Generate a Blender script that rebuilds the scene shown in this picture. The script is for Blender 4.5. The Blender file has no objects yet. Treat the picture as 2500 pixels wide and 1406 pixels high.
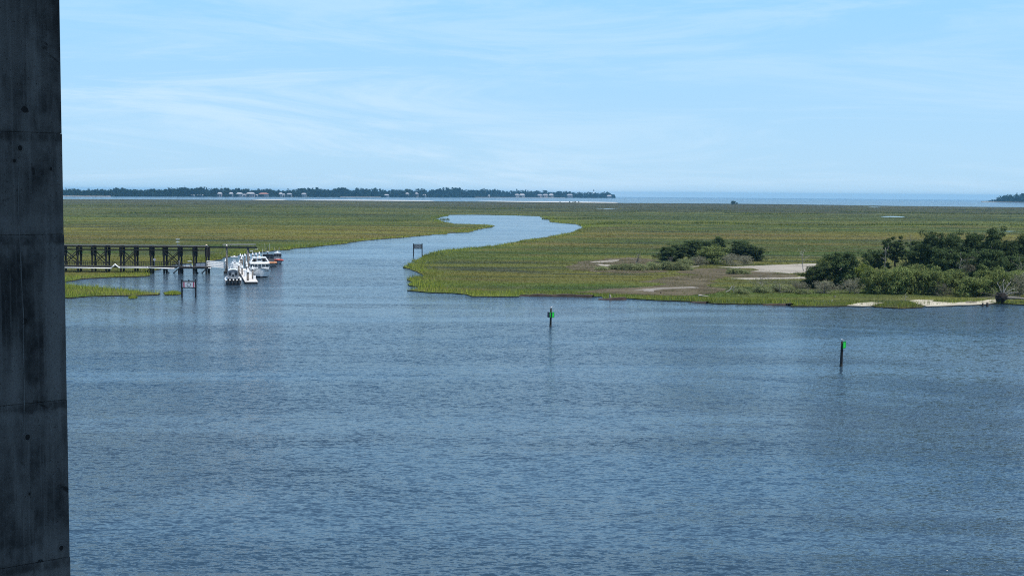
import bpy, bmesh, math, random
import numpy as np
from mathutils import Vector, Matrix, noise, geometry, kdtree

random.seed(7)
rng = np.random.default_rng(11)
SC = bpy.context.scene
COL = SC.collection

# ------------------------------------------------------------------ camera
CAM_H = 22.0            # metres above the water, beside the bridge column
FPX = 3200.0            # focal length in photograph pixels (2500 wide)
PITCH = math.atan(231.9 / FPX)
ROLL = 0.00796
EARTH = 7.4e6           # earth radius with refraction: sea and land follow it
F = Vector((0, math.cos(PITCH), -math.sin(PITCH)))
R0 = Vector((1, 0, 0)); U0 = R0.cross(F)
RX = R0 * math.cos(ROLL) + U0 * math.sin(ROLL)
UX = U0 * math.cos(ROLL) - R0 * math.sin(ROLL)
EYE = Vector((0, 0, CAM_H))
cam = bpy.data.cameras.new('camera')
cam.sensor_fit = 'HORIZONTAL'; cam.sensor_width = 36.0; cam.lens = 36.0 * FPX / 2500.0
cam.clip_start = 0.3; cam.clip_end = 80000.0
cam_o = bpy.data.objects.new('camera', cam); COL.objects.link(cam_o)
M3 = Matrix((RX, UX, -F)).transposed()
cam_o.matrix_world = Matrix.Translation(EYE) @ M3.to_4x4()
SC.camera = cam_o

# ------------------------------------------------------------------ sun and sky
SUN_AZ = 118.0          # degrees right of the viewing direction (towards +x from +y)
SUN_EL = 68.0
sv = Vector((math.sin(math.radians(SUN_AZ)) * math.cos(math.radians(SUN_EL)),
             math.cos(math.radians(SUN_AZ)) * math.cos(math.radians(SUN_EL)),
             math.sin(math.radians(SUN_EL))))
sun = bpy.data.lights.new('sun', 'SUN'); sun.energy = 5.0; sun.angle = math.radians(0.53)
sun.color = (1.0, 0.955, 0.88)
sun_o = bpy.data.objects.new('sun', sun); COL.objects.link(sun_o)
sun_o.rotation_euler = sv.to_track_quat('Z', 'Y').to_euler()
sun_o.location = (0, 0, 200)

W = bpy.data.worlds.new('World'); SC.world = W; W.use_nodes = True
nt = W.node_tree; nt.nodes.clear()
def N(tree, typ, **kw):
    n = tree.nodes.new(typ)
    for k, v in kw.items():
        if k == 'inp':
            for i, val in v.items(): n.inputs[i].default_value = val
        else: setattr(n, k, v)
    return n
def L(tree, a, b): tree.links.new(a, b)
sky = N(nt, 'ShaderNodeTexSky', sky_type='NISHITA', sun_disc=False)
sky.sun_elevation = math.radians(SUN_EL); sky.sun_rotation = math.radians(SUN_AZ)
sky.altitude = 0; sky.air_density = 1.0; sky.dust_density = 0.3; sky.ozone_density = 3.5
tint = N(nt, 'ShaderNodeMix', data_type='RGBA', blend_type='MULTIPLY'); tint.inputs[0].default_value = 1.0
tint.inputs[7].default_value = (0.74, 1.02, 1.22, 1)
L(nt, sky.outputs[0], tint.inputs[6])
SKYOFF = (5.1, 2.7, 6.9)
# thin cirrus, laid out by direction in the sky (azimuth, height)
tc = N(nt, 'ShaderNodeTexCoord'); sp = N(nt, 'ShaderNodeSeparateXYZ'); L(nt, tc.outputs['Generated'], sp.inputs[0])
az = N(nt, 'ShaderNodeMath', operation='ARCTAN2'); L(nt, sp.outputs[0], az.inputs[0]); L(nt, sp.outputs[1], az.inputs[1])
cb = N(nt, 'ShaderNodeCombineXYZ'); L(nt, az.outputs[0], cb.inputs[0])
zz = N(nt, 'ShaderNodeMath', operation='MULTIPLY_ADD', inp={1: 8.0, 2: 0.0}); L(nt, sp.outputs[2], zz.inputs[0])
sk = N(nt, 'ShaderNodeMath', operation='MULTIPLY_ADD', inp={1: 0.10}); L(nt, az.outputs[0], sk.inputs[0]); L(nt, zz.outputs[0], sk.inputs[2])
L(nt, sk.outputs[0], cb.inputs[1])
n1 = N(nt, 'ShaderNodeTexNoise', inp={'Scale': 3.6, 'Detail': 9.0, 'Roughness': 0.66, 'Distortion': 0.7}); mp1 = N(nt, 'ShaderNodeMapping'); mp1.inputs['Location'].default_value = SKYOFF; L(nt, cb.outputs[0], mp1.inputs[0]); L(nt, mp1.outputs[0], n1.inputs['Vector'])
r1 = N(nt, 'ShaderNodeMapRange', interpolation_type='SMOOTHSTEP', inp={1: 0.43, 2: 0.66, 3: 0.0, 4: 1.0}); L(nt, n1.outputs[0], r1.inputs[0])
mp2 = N(nt, 'ShaderNodeMapping'); mp2.inputs['Scale'].default_value = (1.0, 0.45, 1); mp2.inputs['Location'].default_value = (0.35 + SKYOFF[0], 1.3, SKYOFF[2])
L(nt, cb.outputs[0], mp2.inputs[0])
n2 = N(nt, 'ShaderNodeTexNoise', inp={'Scale': 2.1, 'Detail': 2.0, 'Roughness': 0.5}); L(nt, mp2.outputs[0], n2.inputs['Vector'])
r2 = N(nt, 'ShaderNodeMapRange', interpolation_type='SMOOTHSTEP', inp={1: 0.34, 2: 0.62, 3: 0.45, 4: 1.0}); L(nt, n2.outputs[0], r2.inputs[0])
cm = N(nt, 'ShaderNodeMath', operation='MULTIPLY'); L(nt, r1.outputs[0], cm.inputs[0]); L(nt, r2.outputs[0], cm.inputs[1])
cs = N(nt, 'ShaderNodeMath', operation='MULTIPLY', inp={1: 0.50}); L(nt, cm.outputs[0], cs.inputs[0])
cl = N(nt, 'ShaderNodeMix', data_type='RGBA'); L(nt, cs.outputs[0], cl.inputs[0]); L(nt, tint.outputs[2], cl.inputs[6])
cl.inputs[7].default_value = (6.2, 7.7, 9.0, 1)
# pale moist air low over the sea
lo = N(nt, 'ShaderNodeMapRange', interpolation_type='SMOOTHSTEP', inp={1: 0.14, 2: 0.50, 3: 0.90, 4: 0.0}); L(nt, sp.outputs[2], lo.inputs[0])
lm = N(nt, 'ShaderNodeMix', data_type='RGBA'); L(nt, lo.outputs[0], lm.inputs[0]); L(nt, tint.outputs[2], lm.inputs[6])
lr = N(nt, 'ShaderNodeMapRange', inp={1: 0.0, 2: 0.15, 3: 0.0, 4: 1.0}); L(nt, sp.outputs[2], lr.inputs[0])
lc = N(nt, 'ShaderNodeMix', data_type='RGBA'); L(nt, lr.outputs[0], lc.inputs[0]); lc.inputs[6].default_value = (4.25, 6.35, 8.3, 1); lc.inputs[7].default_value = (3.0, 6.0, 9.05, 1)
L(nt, lc.outputs[2], lm.inputs[7])
L(nt, lm.outputs[2], cl.inputs[6])
bg = N(nt, 'ShaderNodeBackground'); bg.inputs[1].default_value = 0.118
L(nt, cl.outputs[2], bg.inputs[0])
wo = N(nt, 'ShaderNodeOutputWorld'); L(nt, bg.outputs[0], wo.inputs[0])

SC.view_settings.view_transform = 'Standard'; SC.view_settings.look = 'None'
SC.view_settings.exposure = 0.0; SC.view_settings.gamma = 1.0; SC.view_settings.use_curve_mapping = False
SC.cycles.volume_bounces = 0; SC.cycles.sample_clamp_direct = 4.0; SC.cycles.sample_clamp_indirect = 4.0
SC.cycles.pixel_filter_type = 'BLACKMAN_HARRIS'; SC.cycles.filter_width = 1.1
SC.cycles.use_denoising = False; SC.cycles.max_bounces = 6; SC.cycles.transparent_max_bounces = 8

# ------------------------------------------------------------------ pixel <-> place
def ray(px, py):
    return F + RX * ((px - 1250.0) / FPX) + UX * ((703.0 - py) / FPX)
def gnd(px, py, z0=0.0):
    """The point of the curved sea (raised by z0) seen at a pixel of the photograph."""
    d = ray(px, py); a = (d.x * d.x + d.y * d.y) / (2 * EARTH)
    disc = max(d.z * d.z - 4 * a * (CAM_H - z0), 0.0)
    t = (-d.z - math.sqrt(disc)) / (2 * a)
    return EYE + d * t
def at(px, py, Y):
    d = ray(px, py); return EYE + d * (Y / d.y)
def drop(x, y): return -(x * x + y * y) / (2 * EARTH)
def mpp(p): return p.y / FPX       # metres per photograph pixel at that depth

# ------------------------------------------------------------------ materials
MATS = {}
def mat(name, col, rough=0.7, var=0.12, scale=3.0, metallic=0.0, bump=0.0, stretch=(1, 1, 1), col2=None, spec=0.4):
    if name in MATS: return MATS[name]
    m = bpy.data.materials.new(name); m.use_nodes = True; t = m.node_tree
    b = t.nodes['Principled BSDF']
    b.inputs['Roughness'].default_value = rough; b.inputs['Metallic'].default_value = metallic
    b.inputs['Specular IOR Level'].default_value = spec
    c = N(t, 'ShaderNodeTexCoord'); mp = N(t, 'ShaderNodeMapping'); mp.inputs['Scale'].default_value = stretch
    L(t, c.outputs['Object'], mp.inputs[0])
    n = N(t, 'ShaderNodeTexNoise', inp={'Scale': scale, 'Detail': 5.0, 'Roughness': 0.6}); L(t, mp.outputs[0], n.inputs['Vector'])
    r = N(t, 'ShaderNodeMapRange', inp={1: 0.3, 2: 0.7, 3: 0.0, 4: 1.0}); L(t, n.outputs[0], r.inputs[0])
    mx = N(t, 'ShaderNodeMix', data_type='RGBA'); L(t, r.outputs[0], mx.inputs[0])
    a = [max(0, x * (1 - var)) for x in col]; d = [min(1, x * (1 + var)) for x in col] if col2 is None else col2
    mx.inputs[6].default_value = (*a, 1); mx.inputs[7].default_value = (*d, 1)
    L(t, mx.outputs[2], b.inputs['Base Color'])
    if bump > 0:
        bp = N(t, 'ShaderNodeBump', inp={'Strength': 0.6, 'Distance': bump}); L(t, n.outputs[0], bp.inputs['Height']); L(t, bp.outputs[0], b.inputs['Normal'])
    MATS[name] = m
    return m

# ------------------------------------------------------------------ mesh helpers
class MB:
    def __init__(s): s.v = []; s.f = []; s.smooth = False
    def add(s, vs, fs):
        o = len(s.v); s.v.extend([tuple(v) for v in vs]); s.f.extend([tuple(i + o for i in f) for f in fs]); return s
    def box(s, c, size, rot=None, taper=1.0):
        x, y, z = size[0] / 2, size[1] / 2, size[2] / 2
        vs = [Vector((sx * x * (taper if sz > 0 else 1), sy * y * (taper if sz > 0 else 1), sz * z)) for sz in (-1, 1) for sx, sy in ((-1, -1), (1, -1), (1, 1), (-1, 1))]
        if rot is not None: vs = [rot @ v for v in vs]
        c = Vector(c)
        return s.add([v + c for v in vs], [(3, 2, 1, 0), (4, 5, 6, 7), (0, 1, 5, 4), (1, 2, 6, 5), (2, 3, 7, 6), (3, 0, 4, 7)])
    def bar(s, a, b, w, h=None):
        """a rectangular bar from a to b"""
        a = Vector(a); b = Vector(b); d = (b - a); ln = d.length; h = h or w
        up = Vector((0, 0, 1)) if abs(d.normalized().z) < 0.95 else Vector((0, 1, 0))
        x = d.normalized(); y = up.cross(x).normalized(); z = x.cross(y)
        m = Matrix((x, y, z)).transposed()
        return s.box((a + b) / 2, (ln, w, h), m)
    def tube(s, pts, rad, n=8, caps=True):
        pts = [Vector(p) for p in pts]; k = len(pts)
        rad = rad if isinstance(rad, (list, tuple)) else [rad] * k
        vs = []; fs = []
        for i, p in enumerate(pts):
            d = (pts[min(i + 1, k - 1)] - pts[max(i - 1, 0)]).normalized()
            up = Vector((0, 0, 1)) if abs(d.z) < 0.9 else Vector((1, 0, 0))
            x = up.cross(d).normalized(); y = d.cross(x)
            for j in range(n):
                a = 2 * math.pi * j / n
                vs.append(p + (x * math.cos(a) + y * math.sin(a)) * rad[i])
        for i in range(k - 1):
            for j in range(n):
                fs.append((i * n + j, i * n + (j + 1) % n, (i + 1) * n + (j + 1) % n, (i + 1) * n + j))
        if caps: fs.append(tuple(range(n - 1, -1, -1))); fs.append(tuple((k - 1) * n + j for j in range(n)))
        return s.add(vs, fs)
    def loft(s, secs, close_ends=True, ring=False):
        n = len(secs[0]); vs = [v for q in secs for v in q]; fs = []
        for i in range(len(secs) - 1):
            for j in range(n if ring else n - 1):
                fs.append((i * n + j, i * n + (j + 1) % n, (i + 1) * n + (j + 1) % n, (i + 1) * n + j))
        if close_ends: fs.append(tuple(range(n - 1, -1, -1))); fs.append(tuple((len(secs) - 1) * n + j for j in range(n)))
        return s.add(vs, fs)
    def build(s, name, m, parent=None, smooth=False, bevel=0.0, recalc=True):
        me = bpy.data.meshes.new(name); me.from_pydata(s.v, [], s.f)
        if recalc or bevel:
            bm = bmesh.new(); bm.from_mesh(me)
            if bevel:
                bmesh.ops.bevel(bm, geom=list(bm.edges), offset=bevel, segments=1, affect='EDGES', profile=0.5)
            bmesh.ops.recalc_face_normals(bm, faces=bm.faces); bm.to_mesh(me); bm.free()
        if smooth: me.polygons.foreach_set('use_smooth', [True] * len(me.polygons))
        me.materials.append(m); me.update()
        o = bpy.data.objects.new(name, me); COL.objects.link(o)
        if parent is not None: o.parent = parent
        return o
def tag(o, label=None, cat=None, group=None, kind=None):
    if label: o['label'] = label
    if cat: o['category'] = cat
    if group: o['group'] = group
    if kind: o['kind'] = kind
    return o
def empty(name, loc=(0, 0, 0), rz=0.0):
    o = bpy.data.objects.new(name, None); COL.objects.link(o); o.location = loc; o.rotation_euler = (0, 0, rz); o.empty_display_size = 0.5
    return o
KIDS = {}
def copy_tree(o, parent=None):
    c = o.copy(); COL.objects.link(c); c.parent = parent
    for ch in o.children: copy_tree(ch, c)
    return c
def mesh_np(name, verts, faces_flat, nper, m, parent=None, attrs=None, smooth=False):
    """a mesh straight from numpy arrays; every face has nper corners"""
    me = bpy.data.meshes.new(name); nv = len(verts); nf = len(faces_flat) // nper
    me.vertices.add(nv); me.vertices.foreach_set('co', np.ascontiguousarray(verts, dtype=np.float32).ravel())
    me.loops.add(nf * nper); me.loops.foreach_set('vertex_index', np.ascontiguousarray(faces_flat, dtype=np.int32))
    me.polygons.add(nf); me.polygons.foreach_set('loop_start', np.arange(0, nf * nper, nper, dtype=np.int32))
    me.polygons.foreach_set('loop_total', np.full(nf, nper, dtype=np.int32))
    for k, a in (attrs or {}).items():
        at_ = me.attributes.new(k, 'FLOAT', 'POINT'); at_.data.foreach_set('value', np.ascontiguousarray(a, dtype=np.float32))
    if smooth: me.polygons.foreach_set('use_smooth', np.ones(nf, dtype=bool))
    me.update(calc_edges=True); me.materials.append(m)
    o = bpy.data.objects.new(name, me); COL.objects.link(o)
    if parent is not None: o.parent = parent
    return o
# ================================================================== WATER
SLX, SLY = 1.25, 1.95
def water_material():
    m = bpy.data.materials.new('river_water'); m.use_nodes = True; t = m.node_tree
    b = t.nodes['Principled BSDF']
    b.inputs['IOR'].default_value = 1.333; b.inputs['Roughness'].default_value = 0.12
    g = N(t, 'ShaderNodeNewGeometry')
    def tex(sx, sy, scale, detail, rot=0.0, rough=0.5, dist=0.0, off=0.0):
        mp = N(t, 'ShaderNodeMapping'); mp.inputs['Scale'].default_value = (sx, sy, 1); mp.inputs['Rotation'].default_value = (0, 0, rot); mp.inputs['Location'].default_value = (off, off, 0)
        L(t, g.outputs['Position'], mp.inputs[0])
        n = N(t, 'ShaderNodeTexNoise', inp={'Scale': scale, 'Detail': detail, 'Roughness': rough, 'Distortion': dist}); L(t, mp.outputs[0], n.inputs['Vector'])
        return n
    def wave(*a, **k): return tex(*a, **k).outputs[0]
    def vm(op, a, b):
        x = N(t, 'ShaderNodeVectorMath', operation=op); L(t, a, x.inputs[0])
        if isinstance(b, tuple): x.inputs[1].default_value = b
        else: L(t, b, x.inputs[1])
        return x.outputs[0]
    # gusts and slicks: patches where the ripples are weaker
    gust = wave(0.008, 0.030, 1.0, 5.0, 0.12, 0.62, 1.0)
    gr = N(t, 'ShaderNodeMapRange', interpolation_type='SMOOTHSTEP', inp={1: 0.40, 2: 0.57, 3: 0.40, 4: 1.12}); L(t, gust, gr.inputs[0])
    # slopes of the wind ripples on three scales, straight from noise so that they do not fade with distance
    def slope(n, kx, ky): return vm('MULTIPLY', vm('SUBTRACT', n.outputs['Color'], (0.5, 0.5, 0.5)), (kx, ky, 0.0))
    s1 = slope(tex(0.33, 1.0, 2.8, 3.0, 0.08, 0.62, 0.5), SLX, SLY)
    s2 = slope(tex(0.42, 1.0, 7.5, 2.0, -0.12, 0.5, 0.3, 7.0), SLX * 0.9, SLY * 0.9)
    s3 = slope(tex(0.35, 1.0, 0.22, 2.0, 0.05, 0.5, 0.3, 3.0), SLX * 0.15, SLY * 0.22)
    tot = vm('ADD', vm('ADD', s1, s2), s3)
    # the winding creek is sheltered by its banks; the open river and the sound are not
    sy_ = N(t, 'ShaderNodeSeparateXYZ'); L(t, g.outputs['Position'], sy_.inputs[0])
    sh1 = N(t, 'ShaderNodeMapRange', interpolation_type='SMOOTHSTEP', inp={1: 360.0, 2: 640.0, 3: 1.0, 4: 0.5}); L(t, sy_.outputs[1], sh1.inputs[0])
    sh2 = N(t, 'ShaderNodeMapRange', interpolation_type='SMOOTHSTEP', inp={1: 1500.0, 2: 3000.0, 3: 0.0, 4: 0.6}); L(t, sy_.outputs[1], sh2.inputs[0])
    sh = N(t, 'ShaderNodeMath', operation='ADD'); L(t, sh1.outputs[0], sh.inputs[0]); L(t, sh2.outputs[0], sh.inputs[1])
    shg = N(t, 'ShaderNodeMath', operation='MULTIPLY'); L(t, sh.outputs[0], shg.inputs[0]); L(t, gr.outputs[0], shg.inputs[1])
    sc_ = N(t, 'ShaderNodeVectorMath', operation='SCALE'); L(t, tot, sc_.inputs[0]); L(t, shg.outputs[0], sc_.inputs['Scale'])
    nn = N(t, 'ShaderNodeVectorMath', operation='NORMALIZE'); L(t, vm('ADD', sc_.outputs[0], g.outputs['Normal']), nn.inputs[0])
    L(t, nn.outputs[0], b.inputs['Normal'])
    # silty tidal water: greenish brown, streaked
    s = wave(0.004, 0.011, 1.0, 3.0, 0.3)
    mr = N(t, 'ShaderNodeMapRange', inp={1: 0.38, 2: 0.66, 3: 0.0, 4: 1.0}); L(t, s, mr.inputs[0])
    mx = N(t, 'ShaderNodeMix', data_type='RGBA'); L(t, mr.outputs[0], mx.inputs[0])
    mx.inputs[6].default_value = (0.022, 0.053, 0.088, 1); mx.inputs[7].default_value = (0.042, 0.058, 0.070, 1)
    L(t, mx.outputs[2], b.inputs['Base Color'])
    return m
def build_water():
    nr, na = 150, 256
    r = np.concatenate([[0.0], np.geomspace(2.0, 19000.0, nr)])
    a = np.linspace(0, 2 * math.pi, na, endpoint=False)
    rr, aa = np.meshgrid(r[1:], a, indexing='ij')
    x = rr * np.sin(aa); y = rr * np.cos(aa); z = -rr ** 2 / (2 * EARTH)
    v = np.concatenate([[[0, 0, 0]], np.stack([x, y, z], -1).reshape(-1, 3)])
    i, j = np.meshgrid(np.arange(nr - 1), np.arange(na), indexing='ij'); j2 = (j + 1) % na
    q = np.stack([1 + i * na + j, 1 + (i + 1) * na + j, 1 + (i + 1) * na + j2, 1 + i * na + j2], -1).reshape(-1)
    o = mesh_np('river_water', v, q, 4, water_material(), smooth=True)
    # flip to face up
    bm = bmesh.new(); bm.from_mesh(o.data)
    cen = bm.verts[:] ; bm.verts.ensure_lookup_table()
    for k in range(na): bm.faces.new((bm.verts[0], bm.verts[1 + (k + 1) % na], bm.verts[1 + k]))
    bm.normal_update()
    fl = [f for f in bm.faces if f.normal.z < 0]
    bmesh.ops.reverse_faces(bm, faces=fl)
    for f in bm.faces: f.smooth = True
    bm.to_mesh(o.data); bm.free()
    tag(o, 'blue grey rippled tidal river and the sea beyond the marsh', 'water', kind='structure')
build_water()

# ================================================================== MARSH OUTLINE (traced along the banks)
MZ = 0.16      # the marsh stands this far above the water
left_bank = [(-700, 724), (157, 727), (270, 723), (330, 722), (378, 720.5), (389, 718.5), (370, 716), (330, 711), (290, 708), (230, 703), (190, 700), (163, 695), (157, 691),
    (166, 687), (200, 682), (280, 677), (350, 676.5), (373, 674), (377, 668), (376, 660), (400, 651), (440, 645), (500, 641), (518, 638),
    (535, 634), (560, 627), (590, 623), (620, 617), (650, 615), (680, 612), (700, 611), (720, 607), (760, 604), (800, 599), (830, 597), (860, 592), (900, 587), (960, 582), (1000, 579),
    (1030, 576), (1060, 573), (1092, 572), (1100, 569), (1143, 568), (1163, 562), (1178, 558.5), (1200, 555.5), (1206, 551.5),
    (1190, 549.5), (1150, 548), (1110, 547), (1085, 543.5), (1078, 540), (1066, 535), (1074, 530.5), (1094, 528), (1098, 525),
    (1150, 524.6), (1200, 525.2), (1260, 526.5), (1318, 528.5), (1324, 532), (1340, 538), (1345, 543), (1390, 546.5), (1412, 549), (1421, 553),
    (1419, 559), (1400, 566), (1382, 571), (1360, 575), (1320, 582), (1270, 588), (1255, 592), (1220, 599), (1150, 606), (1090, 611), (1062, 617), (1042, 622), (1020, 633),
    (1004, 642), (983, 654.5), (996, 658), (1020, 664), (1032, 671), (1034, 675), (1008, 679), (993, 685), (1000, 692), (1018, 702), (1010, 710),
    (1060, 715), (1130, 720), (1165, 725), (1230, 726), (1262, 726), (1272, 721), (1350, 723), (1440, 724.5), (1455, 724), (1457, 730), (1500, 731), (1530, 730),
    (1600, 735), (1700, 738), (1740, 742), (1800, 744), (1850, 743), (1930, 745), (1945, 749), (2020, 749.5), (2070, 748.5), (2110, 748), (2150, 752), (2220, 754), (2255, 752),
    (2262, 748), (2340, 746), (2410, 743.5), (2450, 743), (2500, 745), (2600, 746), (2800, 748), (3300, 752)]
far_edge = [(3300, 513), (2900, 509.5), (2500, 506.5), (2350, 505), (2200, 503.5), (2050, 501), (1900, 499), (1720, 497.2), (1560, 496.4), (1450, 495.4), (1400, 494.3), (1250, 493.2), (1100, 492), (950, 491),
    (800, 490), (650, 488.9), (500, 488), (330, 487.2), (150, 486.4), (-200, 483.5), (-700, 480)]
def refine(px, jitter, seed=0, step=0.012):
    """pixel outline -> world outline, subdivided, with the small bites and lobes of a real bank"""
    w = [gnd(*p) for p in px]; out = []
    for i in range(len(w)):
        a = w[i]; b = w[(i + 1) % len(w)]; D = max(a.y, 30.0)
        n = max(1, int((b - a).length / max(1.2, D * step)))
        n = min(n, 60)
        for k in range(n):
            p = a.lerp(b, k / n)
            s = min(1.0, p.y / 250)
            q = noise.noise_vector(Vector((p.x * 0.11, p.y * 0.11, seed))) * jitter * s * 1.3 + noise.noise_vector(Vector((p.x * 0.45, p.y * 0.45, seed + 9))) * jitter * 0.55
            out.append((p.x + q.x, p.y + q.y))
    return np.array(out)
MARSH = refine(left_bank + far_edge, 1.7)
ISLETS = [refine([(400, 716), (420, 714.5), (440, 716), (446, 718.5), (430, 720.5), (404, 720.5)], 0.15, 3),
          refine([(316, 727), (326, 725.5), (334, 727.5), (326, 729.5), (317, 729)], 0.1, 4)]
def inside(poly, P):
    x, y = P[:, 0], P[:, 1]; r = np.zeros(len(P), dtype=bool); n = len(poly)
    for i in range(n):
        x1, y1 = poly[i]; x2, y2 = poly[(i + 1) % n]
        if y1 == y2: continue
        c = (y1 > y) != (y2 > y)
        if not c.any(): continue
        r ^= c & (x < (x2 - x1) * (y - y1) / (y2 - y1) + x1)
    return r

# ------------------------------------------------------------------ colours of the marsh: shared by ground and grass
def marsh_color(t, pos):
    def nz(sx, sy, detail, off=0.0, rot=0.0, rough=0.55, dist=0.0):
        mp = N(t, 'ShaderNodeMapping'); mp.inputs['Scale'].default_value = (sx, sy, 1); mp.inputs['Location'].default_value = (off, off * 0.7, 0); mp.inputs['Rotation'].default_value = (0, 0, rot)
        L(t, pos, mp.inputs[0])
        n = N(t, 'ShaderNodeTexNoise', inp={'Scale': 1.0, 'Detail': detail, 'Roughness': rough, 'Distortion': dist}); L(t, mp.outputs[0], n.inputs['Vector']); return n.outputs[0]
    def mr(s, a, b, lo=0.0, hi=1.0):
        r = N(t, 'ShaderNodeMapRange', interpolation_type='SMOOTHSTEP', inp={1: a, 2: b, 3: lo, 4: hi}); L(t, s, r.inputs[0]); return r.outputs[0]
    def mix(f, a, b):
        x = N(t, 'ShaderNodeMix', data_type='RGBA'); L(t, f, x.inputs[0])
        for s, v in ((6, a), (7, b)):
            if isinstance(v, tuple): x.inputs[s].default_value = (*v, 1)
            else: L(t, v, x.inputs[s])
        return x.outputs[2]
    big = nz(0.0030, 0.0105, 5.0, 3.1, 0.05, 0.6, 0.5)
    mid = nz(0.009, 0.032, 5.0, 11.7, 0.0, 0.6, 0.6)
    fine = nz(0.10, 0.16, 4.0, 5.5)
    tiny = nz(0.9, 0.9, 2.0, 1.5)
    # zones of vegetation, each its own height above the tide, running across the marsh
    huge = nz(0.0010, 0.0030, 5.0, 41.0, 0.02, 0.6, 0.4)
    sy_ = N(t, 'ShaderNodeSeparateXYZ'); L(t, pos, sy_.inputs[0])
    w1_ = N(t, 'ShaderNodeMath', operation='MULTIPLY_ADD', inp={1: 1.5, 2: 0.25}); L(t, huge, w1_.inputs[0])
    w2_ = N(t, 'ShaderNodeMath', operation='MULTIPLY_ADD', inp={1: 0.9}); L(t, big, w2_.inputs[0]); L(t, w1_.outputs[0], w2_.inputs[2])
    w3_ = N(t, 'ShaderNodeMath', operation='SUBTRACT', inp={1: 0.45}); L(t, w2_.outputs[0], w3_.inputs[0])
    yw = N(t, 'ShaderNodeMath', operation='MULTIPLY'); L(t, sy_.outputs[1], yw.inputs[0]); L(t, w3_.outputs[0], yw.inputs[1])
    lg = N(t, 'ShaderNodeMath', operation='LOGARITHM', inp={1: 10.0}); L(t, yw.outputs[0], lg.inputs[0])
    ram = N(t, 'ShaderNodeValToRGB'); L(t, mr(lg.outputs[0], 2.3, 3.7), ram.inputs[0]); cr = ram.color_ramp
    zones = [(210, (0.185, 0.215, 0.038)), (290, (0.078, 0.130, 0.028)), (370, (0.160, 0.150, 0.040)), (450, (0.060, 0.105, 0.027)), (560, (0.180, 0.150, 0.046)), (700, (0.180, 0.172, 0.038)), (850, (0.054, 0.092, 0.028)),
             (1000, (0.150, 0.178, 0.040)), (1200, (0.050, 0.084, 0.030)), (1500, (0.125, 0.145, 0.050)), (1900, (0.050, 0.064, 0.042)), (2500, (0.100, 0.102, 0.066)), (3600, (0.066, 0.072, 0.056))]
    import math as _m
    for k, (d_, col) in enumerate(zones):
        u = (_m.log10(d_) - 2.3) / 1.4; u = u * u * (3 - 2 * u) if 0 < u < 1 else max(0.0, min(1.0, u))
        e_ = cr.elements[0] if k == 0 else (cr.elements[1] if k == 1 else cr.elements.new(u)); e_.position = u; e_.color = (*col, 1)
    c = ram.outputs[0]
    c = mix(mr(mid, 0.53, 0.66, 0.0, 0.7), c, (0.150, 0.108, 0.050))
    c = mix(mr(mid, 0.46, 0.36, 0.0, 0.9), c, (0.056, 0.068, 0.046))
    yel = nz(0.0042, 0.021, 4.0, 27.3, 0.03, 0.6, 0.4)
    c = mix(mr(yel, 0.565, 0.64, 0.0, 0.85), c, (0.185, 0.190, 0.046))
    strk = nz(0.0035, 0.060, 5.0, 77.0, 0.01, 0.65, 0.6)
    c = mix(mr(strk, 0.48, 0.40, 0.0, 0.6), c, (0.050, 0.072, 0.030))
    c = mix(mr(strk, 0.55, 0.63, 0.0, 0.7), c, (0.200, 0.212, 0.058))
    dk = N(t, 'ShaderNodeHueSaturation', inp={'Saturation': 1.05, 'Value': 0.86}); L(t, c, dk.inputs['Color']); c = dk.outputs[0]
    c = mix(mr(fine, 0.46, 0.75, 0.0, 0.35), c, (0.185, 0.16, 0.075))
    c = mix(mr(tiny, 0.48, 0.25, 0.0, 0.2), c, (0.05, 0.06, 0.025))
    return c, mix, mr
def grass_material():
    m = bpy.data.materials.new('marsh_grass'); m.use_nodes = True; t = m.node_tree
    t.nodes.remove(t.nodes['Principled BSDF']); out = t.nodes['Material Output']
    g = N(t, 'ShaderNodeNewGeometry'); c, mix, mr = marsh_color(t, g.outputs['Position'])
    e = N(t, 'ShaderNodeAttribute', attribute_name='edge'); rd = N(t, 'ShaderNodeAttribute', attribute_name='rnd')
    eg = mix(mr(rd.outputs['Fac'], 0.0, 1.0), (0.125, 0.200, 0.028), (0.320, 0.360, 0.056))
    c = mix(e.outputs['Fac'], c, eg)
    hs = N(t, 'ShaderNodeHueSaturation'); L(t, c, hs.inputs['Color'])
    L(t, mr(rd.outputs['Fac'], 0.0, 1.0, 0.88, 1.15), hs.inputs['Value'])
    d = N(t, 'ShaderNodeBsdfDiffuse'); tr = N(t, 'ShaderNodeBsdfTranslucent'); L(t, hs.outputs[0], d.inputs[0]); L(t, hs.outputs[0], tr.inputs[0])
    # thin blades stand in all directions: shade them by a normal bent towards the sky
    bn = N(t, 'ShaderNodeVectorMath', operation='MULTIPLY_ADD'); L(t, g.outputs['Normal'], bn.inputs[0]); bn.inputs[1].default_value = (0.55, 0.55, 0.55); bn.inputs[2].default_value = (0, 0, 1)
    nb = N(t, 'ShaderNodeVectorMath', operation='NORMALIZE'); L(t, bn.outputs[0], nb.inputs[0]); L(t, nb.outputs[0], d.inputs['Normal'])
    ms = N(t, 'ShaderNodeMixShader'); ms.inputs[0].default_value = 0.3; L(t, d.outputs[0], ms.inputs[1]); L(t, tr.outputs[0], ms.inputs[2])
    L(t, ms.outputs[0], out.inputs[0]); return m
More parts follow.
